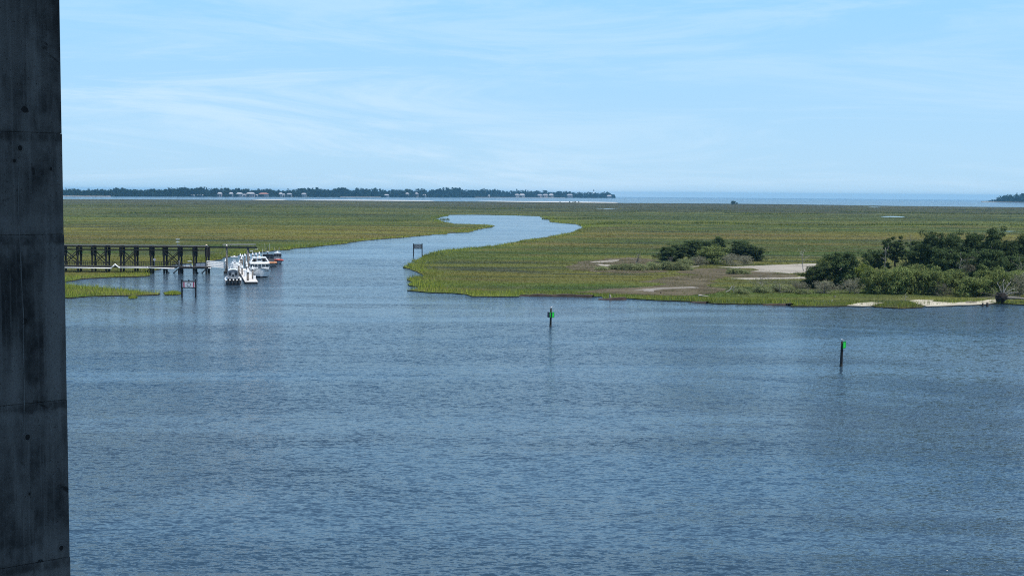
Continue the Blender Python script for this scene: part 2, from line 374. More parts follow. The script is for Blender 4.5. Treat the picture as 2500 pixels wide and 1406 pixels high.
def marsh_ground_material():
    m = bpy.data.materials.new('marsh_ground'); m.use_nodes = True; t = m.node_tree; b = t.nodes['Principled BSDF']
    b.inputs['Roughness'].default_value = 0.95; b.inputs['Specular IOR Level'].default_value = 0.1
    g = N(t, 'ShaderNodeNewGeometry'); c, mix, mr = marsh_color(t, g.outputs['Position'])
    sp_ = N(t, 'ShaderNodeSeparateXYZ'); L(t, g.outputs['Normal'], sp_.inputs[0])
    c = mix(mr(sp_.outputs[2], 0.8, 0.3), c, (0.030, 0.020, 0.013))      # the cut mud face of the bank
    L(t, c, b.inputs['Base Color'])
    n = N(t, 'ShaderNodeTexNoise', inp={'Scale': 0.7, 'Detail': 6.0, 'Roughness': 0.7}); L(t, g.outputs['Position'], n.inputs['Vector'])
    bp = N(t, 'ShaderNodeBump', inp={'Strength': 1.0, 'Distance': 0.9}); L(t, n.outputs[0], bp.inputs['Height']); L(t, bp.outputs[0], b.inputs['Normal'])
    return m
GRASS = grass_material(); MGROUND = marsh_ground_material()
def sheet(name, poly, z, m, grid=None, skirt=None, label=None, cat=None, kind='structure', parent=None, edge_z=None):
    n = len(poly); pts = [Vector((float(p[0]), float(p[1]))) for p in poly]
    extra = []
    if grid is not None:
        ok = inside(poly, grid); extra = [Vector((float(p[0]), float(p[1]))) for p in grid[ok]]
    vs, es, fs, ov, oe, of = geometry.delaunay_2d_cdt(pts + extra, [], [list(range(n))], 1, 1e-4)
    bm = bmesh.new(); bv = []
    for k, p in enumerate(vs):
        rim = edge_z is not None and any(q < n for q in ov[k])
        bv.append(bm.verts.new((p.x, p.y, (edge_z if rim else z) + drop(p.x, p.y))))
    for f in fs:
        try: bm.faces.new([bv[i] for i in f])
        except ValueError: pass
    bm.normal_update()
    for f in bm.faces:
        if f.normal.z < 0: f.normal_flip()
    if skirt is not None:
        ed = [e for e in bm.edges if e.is_boundary]
        r = bmesh.ops.extrude_edge_only(bm, edges=ed)
        for e in r['geom']:
            if isinstance(e, bmesh.types.BMVert):
                e.co.z -= skirt
    me = bpy.data.meshes.new(name); bm.to_mesh(me); bm.free(); me.materials.append(m)
    o = bpy.data.objects.new(name, me); COL.objects.link(o)
    if parent: o.parent = parent
    else: tag(o, label, cat, kind=kind)
    return o
rad = np.geomspace(150, 6000, 70); ang = np.radians(np.linspace(-55, 55, 90))
gg = np.stack(np.meshgrid(rad, ang, indexing='ij'), -1).reshape(-1, 2)
GRID = np.stack([gg[:, 0] * np.sin(gg[:, 1]), gg[:, 0] * np.cos(gg[:, 1])], -1) + rng.normal(0, 0.5, (len(gg), 2))
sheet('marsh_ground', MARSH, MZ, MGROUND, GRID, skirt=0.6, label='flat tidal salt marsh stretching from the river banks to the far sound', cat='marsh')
for k, p in enumerate(ISLETS):
    sheet('marsh_islet', p, 0.12, MGROUND, None, skirt=0.5, label=['low islet of grass left of the near crossing sign', 'tiny islet of grass off the left bank'][k], cat='islet')

# ------------------------------------------------------------------ sand and mud flats
SAND = mat('pale_sand', (0.22, 0.19, 0.145), 0.95, 0.18, 0.10, bump=0.05, col2=(0.41, 0.37, 0.305), stretch=(0.4, 1, 1))
BSAND = mat('beach_sand', (0.34, 0.30, 0.22), 0.95, 0.15, 0.25, bump=0.05, col2=(0.54, 0.49, 0.38))
MUD = mat('mud_flat', (0.078, 0.064, 0.038), 0.95, 0.3, 0.12, bump=0.05, col2=(0.140, 0.118, 0.076), spec=0.05)
PMUD = mat('pale_mud', (0.17, 0.140, 0.100), 0.95, 0.2, 0.15, bump=0.04, col2=(0.27, 0.245, 0.215))
flats = [
 ('wet_flat', MUD, 0.02, [(1380, 652), (1430, 640), (1470, 633), (1540, 629), (1600, 636), (1640, 652), (1620, 664), (1560, 669), (1480, 667), (1410, 662)], 'dark wet ground with sparse grass left of the middle clump', 2.5),
 ('wet_flat', MUD, 0.02, [(1560, 690), (1640, 676), (1740, 670), (1770, 680), (1720, 690), (1640, 697)], 'sparse dark ground between the two mud flats', 2.0),
 ('mud_flat', MUD, 0.03, [(1400, 716), (1470, 708), (1550, 704), (1640, 696), (1700, 688), (1750, 690), (1720, 699), (1780, 708), (1740, 719), (1680, 724), (1590, 722), (1500, 720)], 'dark bare mud flat behind the grassy bank', 1.5),
 ('mud_flat', MUD, 0.03, [(1640, 665), (1700, 657), (1780, 656), (1900, 668), (1950, 672), (1930, 680), (1830, 680), (1730, 676)], 'dark mud in front of the pale sand flat', 1.5),
 ('mud_flat', PMUD, 0.06, [(1545, 710.5), (1590, 706.5), (1620, 703.5), (1690, 702), (1706, 704.5), (1640, 707), (1600, 711), (1596, 715), (1570, 714), (1576, 711)], 'pale dried mud streak on the dark mud flat', 1.0),
 ('sand_flat', SAND, 0.06, [(1745, 653), (1800, 652), (1860, 650), (1930, 646), (1990, 645), (2090, 648), (2080, 660), (1960, 667), (1930, 669.5), (1890, 667), (1840, 664.5), (1858, 660), (1840, 656.5), (1790, 655.5)], 'broad pale sand flat beside the right tree island', 1.6),
 ('sand_flat', SAND, 0.06, [(1775, 682), (1830, 680.5), (1900, 680), (1960, 677.5), (2000, 678), (1980, 682), (1900, 683.5), (1830, 684.5)], 'thin pale sand strip leading to the right trees', 1.0),
 ('sand_flat', SAND, 0.06, [(1440, 641.5), (1470, 638.5), (1516, 636), (1518, 637.5), (1495, 641), (1462, 642.5)], 'pale sand lens left of the bleached dead tree', 1.2),
 ('sand_flat', SAND, 0.06, [(1455, 646), (1485, 648), (1510, 650), (1490, 652.5), (1470, 651.5)], 'small pale sand patch below the sand lens', 1.0),
 ('sand_flat', SAND, 0.06, [(1680, 652), (1708, 650.8), (1709, 652.2), (1684, 653.2)], 'small pale sand sliver in front of the shrubs', 0.6),
 ('beach_sand', BSAND, 0.06, [(2066, 748.5), (2092, 743), (2130, 740), (2160, 741), (2140, 746), (2125, 749), (2100, 749.5)], 'small bright beach of sand on the near shore', 0.5),
 ('beach_sand', BSAND, 0.06, [(2216, 736), (2240, 734), (2280, 735.5), (2275, 738.5), (2320, 741), (2380, 739), (2412, 733.5), (2432, 733), (2432, 742), (2410, 744.5), (2340, 747), (2262, 749.5), (2240, 745)], 'long bright sand beach below the fallen tree', 0.5),
]
FLATS = []
for nm, m, dz, px, lab, jit in flats:
    poly = refine(px, jit, len(FLATS) + 20, 0.008); FLATS.append((nm, poly))
    sheet(nm, poly, MZ + dz, m, None, skirt=dz + 0.04, label=lab, cat='sand' if 'sand' in nm else 'mud flat')
bars = [([(612, 487.9), (660, 487.3), (700, 487.9), (690, 488.6), (630, 488.6)], 'white sandbar at the marsh edge opposite the far houses'),
        ([(720, 488.5), (790, 488.6), (860, 488.4), (990, 489.4), (1050, 490.2), (1060, 491.0), (960, 490.8), (860, 490.1), (760, 489.7)], 'long white sandbar at the marsh edge left of the far creek'),
        ([(1160, 491.4), (1200, 491.2), (1260, 492.0), (1330, 492.3), (1420, 493.2), (1500, 494.4), (1510, 495.7), (1420, 495.2), (1340, 494.1), (1250, 493.3)], 'longest white sandbar at the marsh edge before the lighthouse')]
for px, lab in bars:
    sheet('sand_bar', refine(px, 3.0, 50, 0.02), MZ + 0.2, mat('white_sand', (0.62, 0.60, 0.55), 0.95, 0.1, 0.05), None, skirt=1.6, label=lab, cat='sandbar')
# shallow pools in the marsh, standing just above its ground
POOLM = bpy.data.materials.new('pool_water'); POOLM.use_nodes = True
pb = POOLM.node_tree.nodes['Principled BSDF']; pb.inputs['Base Color'].default_value = (0.05, 0.07, 0.08, 1); pb.inputs['Roughness'].default_value = 0.05; pb.inputs['IOR'].default_value = 1.333
_n = N(POOLM.node_tree, 'ShaderNodeTexNoise', inp={'Scale': 0.6}); _b = N(POOLM.node_tree, 'ShaderNodeBump', inp={'Strength': 0.3, 'Distance': 0.08})
L(POOLM.node_tree, _n.outputs[0], _b.inputs['Height']); L(POOLM.node_tree, _b.outputs[0], pb.inputs['Normal'])
POOLS = []
for px, lab in [([(2145, 529.2), (2180, 528.6), (2212, 529.8), (2200, 531.2), (2160, 530.6)], 'pale pool in the marsh beyond the right trees'),
                ([(2115, 506.2), (2130, 505.6), (2152, 506.2), (2140, 507.1)], 'narrow far pool near the edge of the marsh'),
                ([(1450, 510.0), (1490, 509.4), (1510, 509.9), (1480, 510.8)], 'thin pale pool in the marsh beyond the creek bend'),
                ([(2445, 565.4), (2465, 565.0), (2478, 565.8), (2460, 566.6)], 'small pool behind the tallest right trees')]:
    p = refine(px, 2.0, 60 + len(POOLS), 0.02); POOLS.append(p)
    sheet('marsh_pool', p, MZ + 0.05, POOLM, None, skirt=0.1, label=lab, cat='pool')

# brown cut banks where the river has undercut the turf
CUT = mat('bank_mud', (0.040, 0.026, 0.017), 0.9, 0.4, 0.8, bump=0.08, col2=(0.075, 0.052, 0.036))
for px, lab in [([(1268, 722.5), (1350, 723.5), (1440, 725), (1458, 725.5)], 'dark brown cut bank left of the shore step'),
                ([(1462, 730.5), (1500, 731.5), (1535, 730.5)], 'short dark cut bank right of the shore step'),
                ([(1862, 744), (1930, 745.5), (1944, 748)], 'dark red brown cut bank in front of the right trees'),
                ([(1690, 738), (1742, 741)], 'low dark cut bank on the middle of the near shore')]:
    w = [gnd(*p) for p in px]; secs = []
    for a, b in zip(w, w[1:]):
        n = max(2, int((b - a).length / 1.0))
        for k in range(n):
            p = a.lerp(b, k / n); t = (b - a).normalized(); nn = Vector((t.y, -t.x, 0)); nn = nn if nn.y < 0 else -nn
            j = noise.noise(Vector((p.x * 0.5, p.y * 0.5, 2))) * 0.35; hh = 0.48 + 0.28 * noise.noise(Vector((p.x * 0.3, 4, 1)))
            f = min(1.0, 0.15 + min(len(secs), 6) / 6.0)
            q = p + nn * (1.0 + j)
            secs.append([(q.x + nn.x * 0.25, q.y + nn.y * 0.25, -0.3), (q.x + nn.x * 0.12, q.y + nn.y * 0.12, 0.08), (q.x, q.y, hh * f), (q.x - nn.x * 0.9, q.y - nn.y * 0.9, hh * f + 0.05), (q.x - nn.x * 2.4, q.y - nn.y * 2.4, 0.1)])
    o = MB().loft(secs, close_ends=False).build('mud_bank', CUT); tag(o, lab, 'bank', kind='structure')
# ================================================================== GRASS
def scatter_log(n, d0, d1, a0, a1):
    d = np.exp(rng.uniform(math.log(d0), math.log(d1), n)); a = np.radians(rng.uniform(a0, a1, n))
    return np.stack([d * np.sin(a), d * np.cos(a)], -1)
def vnoise(P, s, seed):
    """cheap value noise on points (numpy)"""
    q = P * s + seed * 17.3; i = np.floor(q).astype(np.int64); f = q - i; f = f * f * (3 - 2 * f)
    def h(ix, iy):
        k = (ix * 374761393 + iy * 668265263 + seed * 1442695) & 0x7fffffff
        k = ((k ^ (k >> 13)) * 1274126177) & 0x7fffffff
        return (k & 0xffff) / 65535.0
    a = h(i[:, 0], i[:, 1]); b = h(i[:, 0] + 1, i[:, 1]); c = h(i[:, 0], i[:, 1] + 1); d = h(i[:, 0] + 1, i[:, 1] + 1)
    return (a * (1 - f[:, 0]) + b * f[:, 0]) * (1 - f[:, 1]) + (c * (1 - f[:, 0]) + d * f[:, 0]) * f[:, 1]
kd = kdtree.KDTree(len(MARSH))
for i, p in enumerate(MARSH): kd.insert((p[0], p[1], 0), i)
kd.balance()
def bank_dist(P):
    return np.array([kd.find((p[0], p[1], 0))[2] for p in P])
def grass_mesh(name, P, base_z, h, w, edge, blades, lean=0.35):
    n = len(P)
    P = np.repeat(P, blades, 0); h = np.repeat(h, blades) * rng.uniform(0.55, 1.15, n * blades); w = np.repeat(w, blades) * rng.uniform(0.6, 1.3, n * blades)
    edge = np.repeat(edge, blades); base_z = np.repeat(base_z, blades); m = len(P)
    spread = np.maximum(w * 2.2, 0.18)
    P = P + rng.normal(0, 1, (m, 2)) * spread[:, None]
    a = rng.uniform(0, math.pi, m); dx = np.cos(a) * w / 2; dy = np.sin(a) * w / 2
    la = rng.uniform(0, 2 * math.pi, m); ll = rng.uniform(0, lean, m) * h
    v = np.empty((m, 3, 3), dtype=np.float32)
    z0 = base_z - (P[:, 0] ** 2 + P[:, 1] ** 2) / (2 * EARTH)
    v[:, 0] = np.stack([P[:, 0] - dx, P[:, 1] - dy, z0 - 0.05], -1); v[:, 1] = np.stack([P[:, 0] + dx, P[:, 1] + dy, z0 - 0.05], -1)
    v[:, 2] = np.stack([P[:, 0] + np.cos(la) * ll, P[:, 1] + np.sin(la) * ll, z0 + h], -1)
    rnd = np.repeat(rng.uniform(0, 1, m), 3)
    return mesh_np(name, v.reshape(-1, 3), np.arange(m * 3), 3, GRASS, attrs={'edge': np.repeat(edge, 3), 'rnd': rnd})
def build_grass():
    P = scatter_log(620000, 205, 4600, -25, 27)
    P = P[inside(MARSH, P)]
    keep = np.ones(len(P), dtype=bool)
    for nm, poly in FLATS:
        ins = inside(poly, P)
        fk = kdtree.KDTree(len(poly))
        for i, q in enumerate(poly): fk.insert((q[0], q[1], 0), i)
        fk.balance(); fd_ = np.full(len(P), 99.0); ii = np.nonzero(ins)[0]
        fd_[ii] = [fk.find((p[0], p[1], 0))[2] for p in P[ii]]
        edge_p = np.clip(1.0 - fd_ / (1.0 + 7.0 * vnoise(P, 0.08, 3)), 0, 1) * (0.8 if nm != 'beach_sand' else 0.6)
        patch = np.clip((vnoise(P * np.array([[0.35, 1.0]]), 0.16, 6) - 0.62) * 5, 0, 1) * (0.9 if nm == 'wet_flat' else 0.75 if nm == 'mud_flat' else 0.45 if nm == 'sand_flat' else 0.1)
        thin = rng.uniform(0, 1, len(P)) < np.maximum(np.maximum(edge_p, patch), 0.72 if nm == 'wet_flat' else 0.13 if nm == 'mud_flat' else 0.04)
        keep &= ~ins | thin
    for poly in POOLS: keep &= ~inside(poly, P)
    P = P[keep]; D = np.hypot(P[:, 0], P[:, 1]); bd = bank_dist(P)
    # tall vivid cordgrass follows the creek and river edges; inland it is short
    wid = 4.0 + 0.010 * D + 26.0 * np.clip(vnoise(P, 0.016, 4) * 1.6 - 0.55, 0, 1)
    e = np.clip(1.15 - bd / wid, 0, 1) * np.clip(vnoise(P, 0.045, 8) * 2.0 - 0.1, 0.35, 1.0)
    hgt = 0.24 + 0.16 * vnoise(P, 0.05, 2) + 0.62 * np.clip(1.2 - bd / np.minimum(wid * 0.8, 9.0), 0, 1) * (0.5 + vnoise(P, 0.1, 5))
    # the bright lobe on the left and the river front
    left = (P[:, 0] < -60) & (P[:, 1] < 308)
    hgt = np.where(left, 0.75 + 0.45 * vnoise(P, 0.25, 3), hgt)
    e = np.where(left, 0.7 + 0.3 * vnoise(P, 0.2, 6), e)
    w = 0.055 * np.maximum(D / 260.0, 0.8)
    hgt = hgt * np.clip(0.9 + 0.1 * D / 600.0, 1, 1.5)
    o = grass_mesh('marsh_grass', P, np.full(len(P), MZ), hgt, w, e, 3, 0.7)
    tag(o, 'green and tan cordgrass covering the salt marsh', 'grass', kind='stuff')
    # the levee lines: taller growth standing along the small channels far out in the marsh
    lines = [[(1395, 548.5), (1470, 544.5), (1600, 546.5), (1750, 546), (1900, 549), (2050, 549.5), (2200, 550), (2350, 549), (2500, 551)],
             [(1070, 536), (1045, 538.5), (1000, 541), (930, 542)],
             [(1040, 508.5), (1120, 509.5), (1200, 511), (1270, 510.5)],
             [(1330, 536), (1420, 533), (1560, 531), (1700, 534)],
             [(1480, 522), (1560, 516), (1660, 514), (1800, 516)],
             [(2040, 518), (2200, 521), (2350, 523), (2500, 524)],
             [(150, 519), (300, 520), (420, 521.5), (560, 521)],
             [(600, 505), (760, 506.5), (900, 507)], [(1700, 520), (1850, 523), (2000, 524)],
             [(150, 504), (280, 503), (420, 505)], [(2250, 512), (2380, 514), (2500, 514)]]
    Q = []
    for ln in lines:
        w_ = [gnd(*p) for p in ln]
        for a, b in zip(w_, w_[1:]):
            n = int((b - a).length / 0.22); n = min(n, 2600)
            tt = rng.uniform(0, 1, n)[:, None]
            p = np.array([[a.x, a.y]]) * (1 - tt) + np.array([[b.x, b.y]]) * tt
            wob = np.stack([vnoise(p, 0.02, 3) - 0.5, vnoise(p, 0.02, 7) - 0.5], -1) * np.array([[20, 60]])
            p = p + wob + rng.normal(0, 1, (n, 2)) * np.array([[2.0, 6.0]])
            Q.append(p[(vnoise(p, 0.011, 12) + 0.5 * vnoise(p, 0.05, 5) + rng.normal(0, 0.12, n)) > 0.68])
    Q = np.concatenate(Q); D = np.hypot(Q[:, 0], Q[:, 1])
    o = grass_mesh('levee_grass', Q, np.full(len(Q), MZ), 0.9 + 1.1 * vnoise(Q, 0.03, 5), 0.11 * D / 300, np.full(len(Q), 0.25) + 0.2 * vnoise(Q, 0.05, 9), 3)
    tag(o, 'taller dark green grass lining the small channels across the marsh', 'grass', kind='stuff')
    for k, poly in enumerate(ISLETS):
        lo, hi = poly.min(0), poly.max(0); p = rng.uniform(lo, hi, (900 if k == 0 else 500, 2)); p = p[inside(poly, p)]
        o = grass_mesh('islet_grass', p, np.full(len(p), 0.1), 0.2 + 0.5 * vnoise(p, 0.5, 2) * np.exp(-((p[:, 0] - p[:, 0].mean()) / (0.42 * np.ptp(p[:, 0]))) ** 2), np.full(len(p), 0.07), np.full(len(p), 0.9), 3)
        tag(o, ['bright green grass on the low islet beside the near crossing sign', 'bright green grass on the tiny islet off the left bank'][k], 'grass', kind='stuff')
build_grass()
# ================================================================== BRIDGE COLUMN
def build_column():
    Y = 12.0; e = at(156, 703, Y)
    th = math.radians(49.5); fd = Vector((math.sin(th), math.cos(th), 0)); nm = Vector((math.cos(th), -math.sin(th), 0))
    w = 2.6; c = Vector((e.x, e.y, 0)) - fd * (w / 2) - nm * (w / 2)
    rz = math.atan2(fd.y, fd.x)
    bridge = root = empty('bridge', (c.x, c.y, 0), rz)      # local x runs along the visible face towards its far edge, -y is the face
    tag(root, 'dark stained concrete bridge column filling the left edge of the view', 'bridge')
    m = bpy.data.materials.new('column_concrete'); m.use_nodes = True; t = m.node_tree; b = t.nodes['Principled BSDF']
    b.inputs['Roughness'].default_value = 0.92; b.inputs['Specular IOR Level'].default_value = 0.15
    tcn = N(t, 'ShaderNodeNewGeometry')
    def nz(sc, st, det=6.0, ro=0.6, off=0.0, dist=0.0):
        mp = N(t, 'ShaderNodeMapping'); mp.inputs['Scale'].default_value = st; mp.inputs['Location'].default_value = (off, off, off); L(t, tcn.outputs['Position'], mp.inputs[0])
        n = N(t, 'ShaderNodeTexNoise', inp={'Scale': sc, 'Detail': det, 'Roughness': ro, 'Distortion': dist}); L(t, mp.outputs[0], n.inputs['Vector']); return n.outputs[0]
    def mr(s, a, bb, lo=0.0, hi=1.0):
        r = N(t, 'ShaderNodeMapRange', interpolation_type='SMOOTHSTEP', inp={1: a, 2: bb, 3: lo, 4: hi}); L(t, s, r.inputs[0]); return r.outputs[0]
    def mix(f, a, bb):
        x = N(t, 'ShaderNodeMix', data_type='RGBA'); L(t, f, x.inputs[0])
        for s, v in ((6, a), (7, bb)):
            if isinstance(v, tuple): x.inputs[s].default_value = (*v, 1)
            else: L(t, v, x.inputs[s])
        return x.outputs[2]
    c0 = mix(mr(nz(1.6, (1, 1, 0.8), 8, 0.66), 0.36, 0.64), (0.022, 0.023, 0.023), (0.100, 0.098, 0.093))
    c0 = mix(mr(nz(5.0, (1, 1, 0.12), 5, 0.6, 3.0), 0.46, 0.70, 0, 0.6), c0, (0.19, 0.185, 0.175))     # pale lime runs
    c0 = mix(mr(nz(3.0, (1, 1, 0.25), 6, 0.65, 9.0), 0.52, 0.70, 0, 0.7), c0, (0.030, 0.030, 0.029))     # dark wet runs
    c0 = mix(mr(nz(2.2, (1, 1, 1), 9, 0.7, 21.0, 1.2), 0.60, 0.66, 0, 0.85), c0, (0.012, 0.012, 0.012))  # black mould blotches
    c0 = mix(mr(nz(14.0, (1, 1, 0.6), 6, 0.7, 5.0), 0.4, 0.75, 0, 0.35), c0, (0.11, 0.105, 0.10))
    c0 = mix(mr(nz(22.0, (1, 1, 0.02), 3, 0.6, 31.0), 0.52, 0.66, 0, 0.35), c0, (0.150, 0.146, 0.140))      # narrow drip marks
    c0 = mix(mr(nz(60.0, (1, 1, 1), 2, 0.5, 17.0), 0.66, 0.72, 0, 0.8), c0, (0.012, 0.012, 0.012))           # bug holes
    # rust-black leaching under the pour joints, with a lime bloom below it
    zsep = N(t, 'ShaderNodeSeparateXYZ'); L(t, tcn.outputs['Position'], zsep.inputs[0])
    wob = N(t, 'ShaderNodeMath', operation='MULTIPLY_ADD', inp={1: 0.16, 2: -0.08}); L(t, nz(2.6, (1, 1, 0.5), 5, 0.65, 13.0), wob.inputs[0])
    zw = N(t, 'ShaderNodeMath', operation='ADD'); L(t, zsep.outputs[2], zw.inputs[0]); L(t, wob.outputs[0], zw.inputs[1])
    def band(zc, half, col, amt):
        df = N(t, 'ShaderNodeMath', operation='SUBTRACT', inp={1: zc}); L(t, zw.outputs[0], df.inputs[0])
        ab = N(t, 'ShaderNodeMath', operation='ABSOLUTE'); L(t, df.outputs[0], ab.inputs[0])
        fac = N(t, 'ShaderNodeMath', operation='MULTIPLY'); L(t, mr(ab.outputs[0], half, half * 0.25, 0, amt), fac.inputs[0]); L(t, mr(nz(9.0, (1, 1, 0.35), 5, 0.7, zc), 0.38, 0.6), fac.inputs[1])
        return mix(fac.outputs[0], c0, col)
    for zj in [at(90, yy, 11.75).z for yy in (323, 574, 985, 1376)]:
        c0 = band(zj - 0.035, 0.06, (0.020, 0.020, 0.020), 0.6); c0 = band(zj - 0.13, 0.08, (0.17, 0.165, 0.157), 0.4); c0 = band(zj + 0.10, 0.12, (0.15, 0.146, 0.14), 0.4)
    L(t, c0, b.inputs['Base Color'])
    bp = N(t, 'ShaderNodeBump', inp={'Strength': 0.7, 'Distance': 0.02}); L(t, nz(16.0, (1, 1, 0.5), 7, 0.7), bp.inputs['Height']); L(t, bp.outputs[0], b.inputs['Normal'])
    zs = [at(90, yy, Y - 0.25).z for yy in (323, 574, 985, 1376)]
    top = [zs[0] + 1.35 * k for k in range(5, 0, -1)]; bot = [zs[-1] - 1.35 * k for k in range(1, 18)]
    lev = top + zs + bot
    for k, (z1, z0) in enumerate(zip(lev, lev[1:])):
        jog = random.uniform(-0.004, 0.004)
        mb = MB(); h = z1 - z0 - 0.003; zc = (z0 + z1) / 2
        taper = (25 - zc) * 0.0016       # a touch wider towards the foot
        mb.box((0, jog, zc), (w + 2 * taper, w + 2 * taper, h))
        mb.build('concrete_lift', m, root, bevel=0.002)
    core = MB().box((0, 0, (lev[0] + lev[-1]) / 2), (w - 0.012, w - 0.012, lev[0] - lev[-1] - 0.02)).build('joint_core', m, root)
    def on_face(px, py, out=0.0):
        d = ray(px, py); fo = Vector((e.x, e.y, 0)); tt = (fo - EYE).dot(nm) / d.dot(nm); p = EYE + d * tt
        rel = p - root.location; return Vector((rel.dot(fd), rel.dot(-nm) , p.z)), None
    dark = mat('hole_shade_black', (0.014, 0.014, 0.014), 1.0); lime = mat('lime_seam', (0.10, 0.10, 0.096), 0.95, 0.5, 4.0)
    face_y = -w / 2 - 0.012
    def faceY(z): return -(w / 2 + (25 - z) * 0.0016)
    for px, py, r in [(48, 362, 0.022), (34, 393, 0.016), (123, 412, 0.014), (59, 784, 0.022), (66, 1066, 0.024), (70, 1204, 0.010), (148, 1336, 0.022)]:
        p, _ = on_face(px, py); y = faceY(p.z)
        n = 12; mb = MB(); vs = []; fs = []
        for q, (rr, yy) in enumerate(((r * 1.35, y + 0.01), (r * 1.25, y - 0.008), (r, y - 0.010), (r * 0.92, y - 0.002))):
            for j in range(n):
                a = 2 * math.pi * j / n; vs.append((p.x + math.cos(a) * rr, yy, p.z + math.sin(a) * rr * 1.15))
        for q in range(3):
            for j in range(n): fs.append((q * n + j, q * n + (j + 1) % n, (q + 1) * n + (j + 1) % n, (q + 1) * n + j))
        ring = mb.add(vs, fs).build('tie_hole', m, root, smooth=False)
        d = MB().add([(p.x + math.cos(2 * math.pi * j / n) * r * 0.95, y - 0.004, p.z + math.sin(2 * math.pi * j / n) * r * 1.1) for j in range(n)], [tuple(range(n))]).build('hole_shade_disc', dark, ring)  # flat black disc painted for the shade inside the uncut hole
    # the seam where two form boards met: a thin proud fin, broken by the joints
    seam = [(46, 405), (44, 470), (45, 560), (48, 600), (52, 700), (56, 770), (56, 830), (58, 960), (57, 1060)]
    pts = [on_face(*q)[0] for q in seam]
    for a, bb in zip(pts, pts[1:]):
        MB().bar((a.x, faceY(a.z) - 0.003, a.z), (bb.x, faceY(bb.z) - 0.003, bb.z), 0.009, 0.010).build('form_seam', lime, root)
    # the deck the column carries: cap, girders, slab and parapets, running across the view overhead
    inv = Matrix.Rotation(-rz, 3, 'Z')
    def over(name, cx, cy, cz, sx, sy, sz):
        p = inv @ (Vector((cx, cy, cz)) - root.location); MB().box((p.x, p.y, cz), (sx, sy, sz), inv).build(name, m, root)
    zt = lev[0]
    over('pier_cap', c.x, c.y, zt + 0.8, 3.4, 13.0, 1.58)
    for gy in (-5.2, -1.75, 1.75, 5.2): over('girder', c.x, c.y + gy, zt + 2.6, 240.0, 0.7, 1.98)
    over('deck_slab', c.x, c.y, zt + 3.75, 240.0, 13.6, 0.28)
    for gy in (-6.6, 6.6): over('parapet', c.x, c.y + gy, zt + 4.35, 240.0, 0.35, 0.9)
    # broken-out pockets along the joints, uncut: flat black patches stand for their shade
    for px, py, sx, sz in [(97, 1371, 0.03, 0.026), (60, 268, 0.034, 0.03)]:
        p, _ = on_face(px, py); y = faceY(p.z) - 0.004; n = 18; vs = [(p.x, y, p.z)]
        for j in range(n):
            a = 2 * math.pi * j / n; k = 0.6 + 0.8 * abs(noise.noise(Vector((math.cos(a) * 1.7 + px, math.sin(a) * 1.7, py))))
            vs.append((p.x + math.cos(a) * sx * k * 1.2, y, p.z + math.sin(a) * sz * k * 1.2))
        MB().add(vs, [(0, 1 + j, 1 + (j + 1) % n) for j in range(n)]).build('spall_shade_patch', dark, root, recalc=False)
build_column()
# ================================================================== TREES
def leaf_material(name, c1, c2, trans=0.25):
    m = bpy.data.materials.new(name); m.use_nodes = True; t = m.node_tree
    t.nodes.remove(t.nodes['Principled BSDF']); out = t.nodes['Material Output']
    rd = N(t, 'ShaderNodeAttribute', attribute_name='rnd'); g = N(t, 'ShaderNodeTexCoord')
    n = N(t, 'ShaderNodeTexNoise', inp={'Scale': 0.7, 'Detail': 3.0}); L(t, g.outputs['Object'], n.inputs['Vector'])
    ad = N(t, 'ShaderNodeMath', operation='MULTIPLY_ADD', inp={1: 0.55}); L(t, rd.outputs['Fac'], ad.inputs[0])
    sb = N(t, 'ShaderNodeMath', operation='MULTIPLY_ADD', inp={1: 1.3, 2: -0.42}); L(t, n.outputs[0], sb.inputs[0]); L(t, sb.outputs[0], ad.inputs[2])
    mx = N(t, 'ShaderNodeMix', data_type='RGBA', clamp_factor=True); L(t, ad.outputs[0], mx.inputs[0]); mx.inputs[6].default_value = (*c1, 1); mx.inputs[7].default_value = (*c2, 1)
    oi = N(t, 'ShaderNodeObjectInfo'); hs = N(t, 'ShaderNodeHueSaturation'); L(t, mx.outputs[2], hs.inputs['Color'])
    r = N(t, 'ShaderNodeMapRange', inp={1: 0.0, 2: 1.0, 3: 0.8, 4: 1.2}); L(t, oi.outputs['Random'], r.inputs[0]); L(t, r.outputs[0], hs.inputs['Value'])
    d = N(t, 'ShaderNodeBsdfDiffuse'); tr = N(t, 'ShaderNodeBsdfTranslucent'); L(t, hs.outputs[0], d.inputs[0]); L(t, hs.outputs[0], tr.inputs[0])
    ms = N(t, 'ShaderNodeMixShader'); ms.inputs[0].default_value = trans; L(t, d.outputs[0], ms.inputs[1]); L(t, tr.outputs[0], ms.inputs[2])
    L(t, ms.outputs[0], out.inputs[0]); return m
LEAF = {'cedar': leaf_material('cedar_foliage', (0.034, 0.056, 0.022), (0.118, 0.162, 0.064)),
        'olive': leaf_material('wax_myrtle_foliage', (0.105, 0.145, 0.046), (0.255, 0.295, 0.105), 0.35),
        'yellow': leaf_material('yellow_green_foliage', (0.12, 0.165, 0.030), (0.25, 0.29, 0.06), 0.35),
        'grey': leaf_material('dry_grey_foliage', (0.14, 0.145, 0.092), (0.30, 0.285, 0.205), 0.25),
        'low': leaf_material('salt_shrub_foliage', (0.15, 0.185, 0.078), (0.33, 0.35, 0.17), 0.35)}
BARK = mat('cedar_bark', (0.055, 0.045, 0.036), 0.95, 0.35, 4.0, bump=0.03)
BLEACH = mat('bleached_wood', (0.32, 0.295, 0.26), 0.9, 0.3, 3.0, bump=0.02)
GREYW = mat('weathered_grey_wood', (0.20, 0.18, 0.155), 0.95, 0.35, 3.0, bump=0.02)

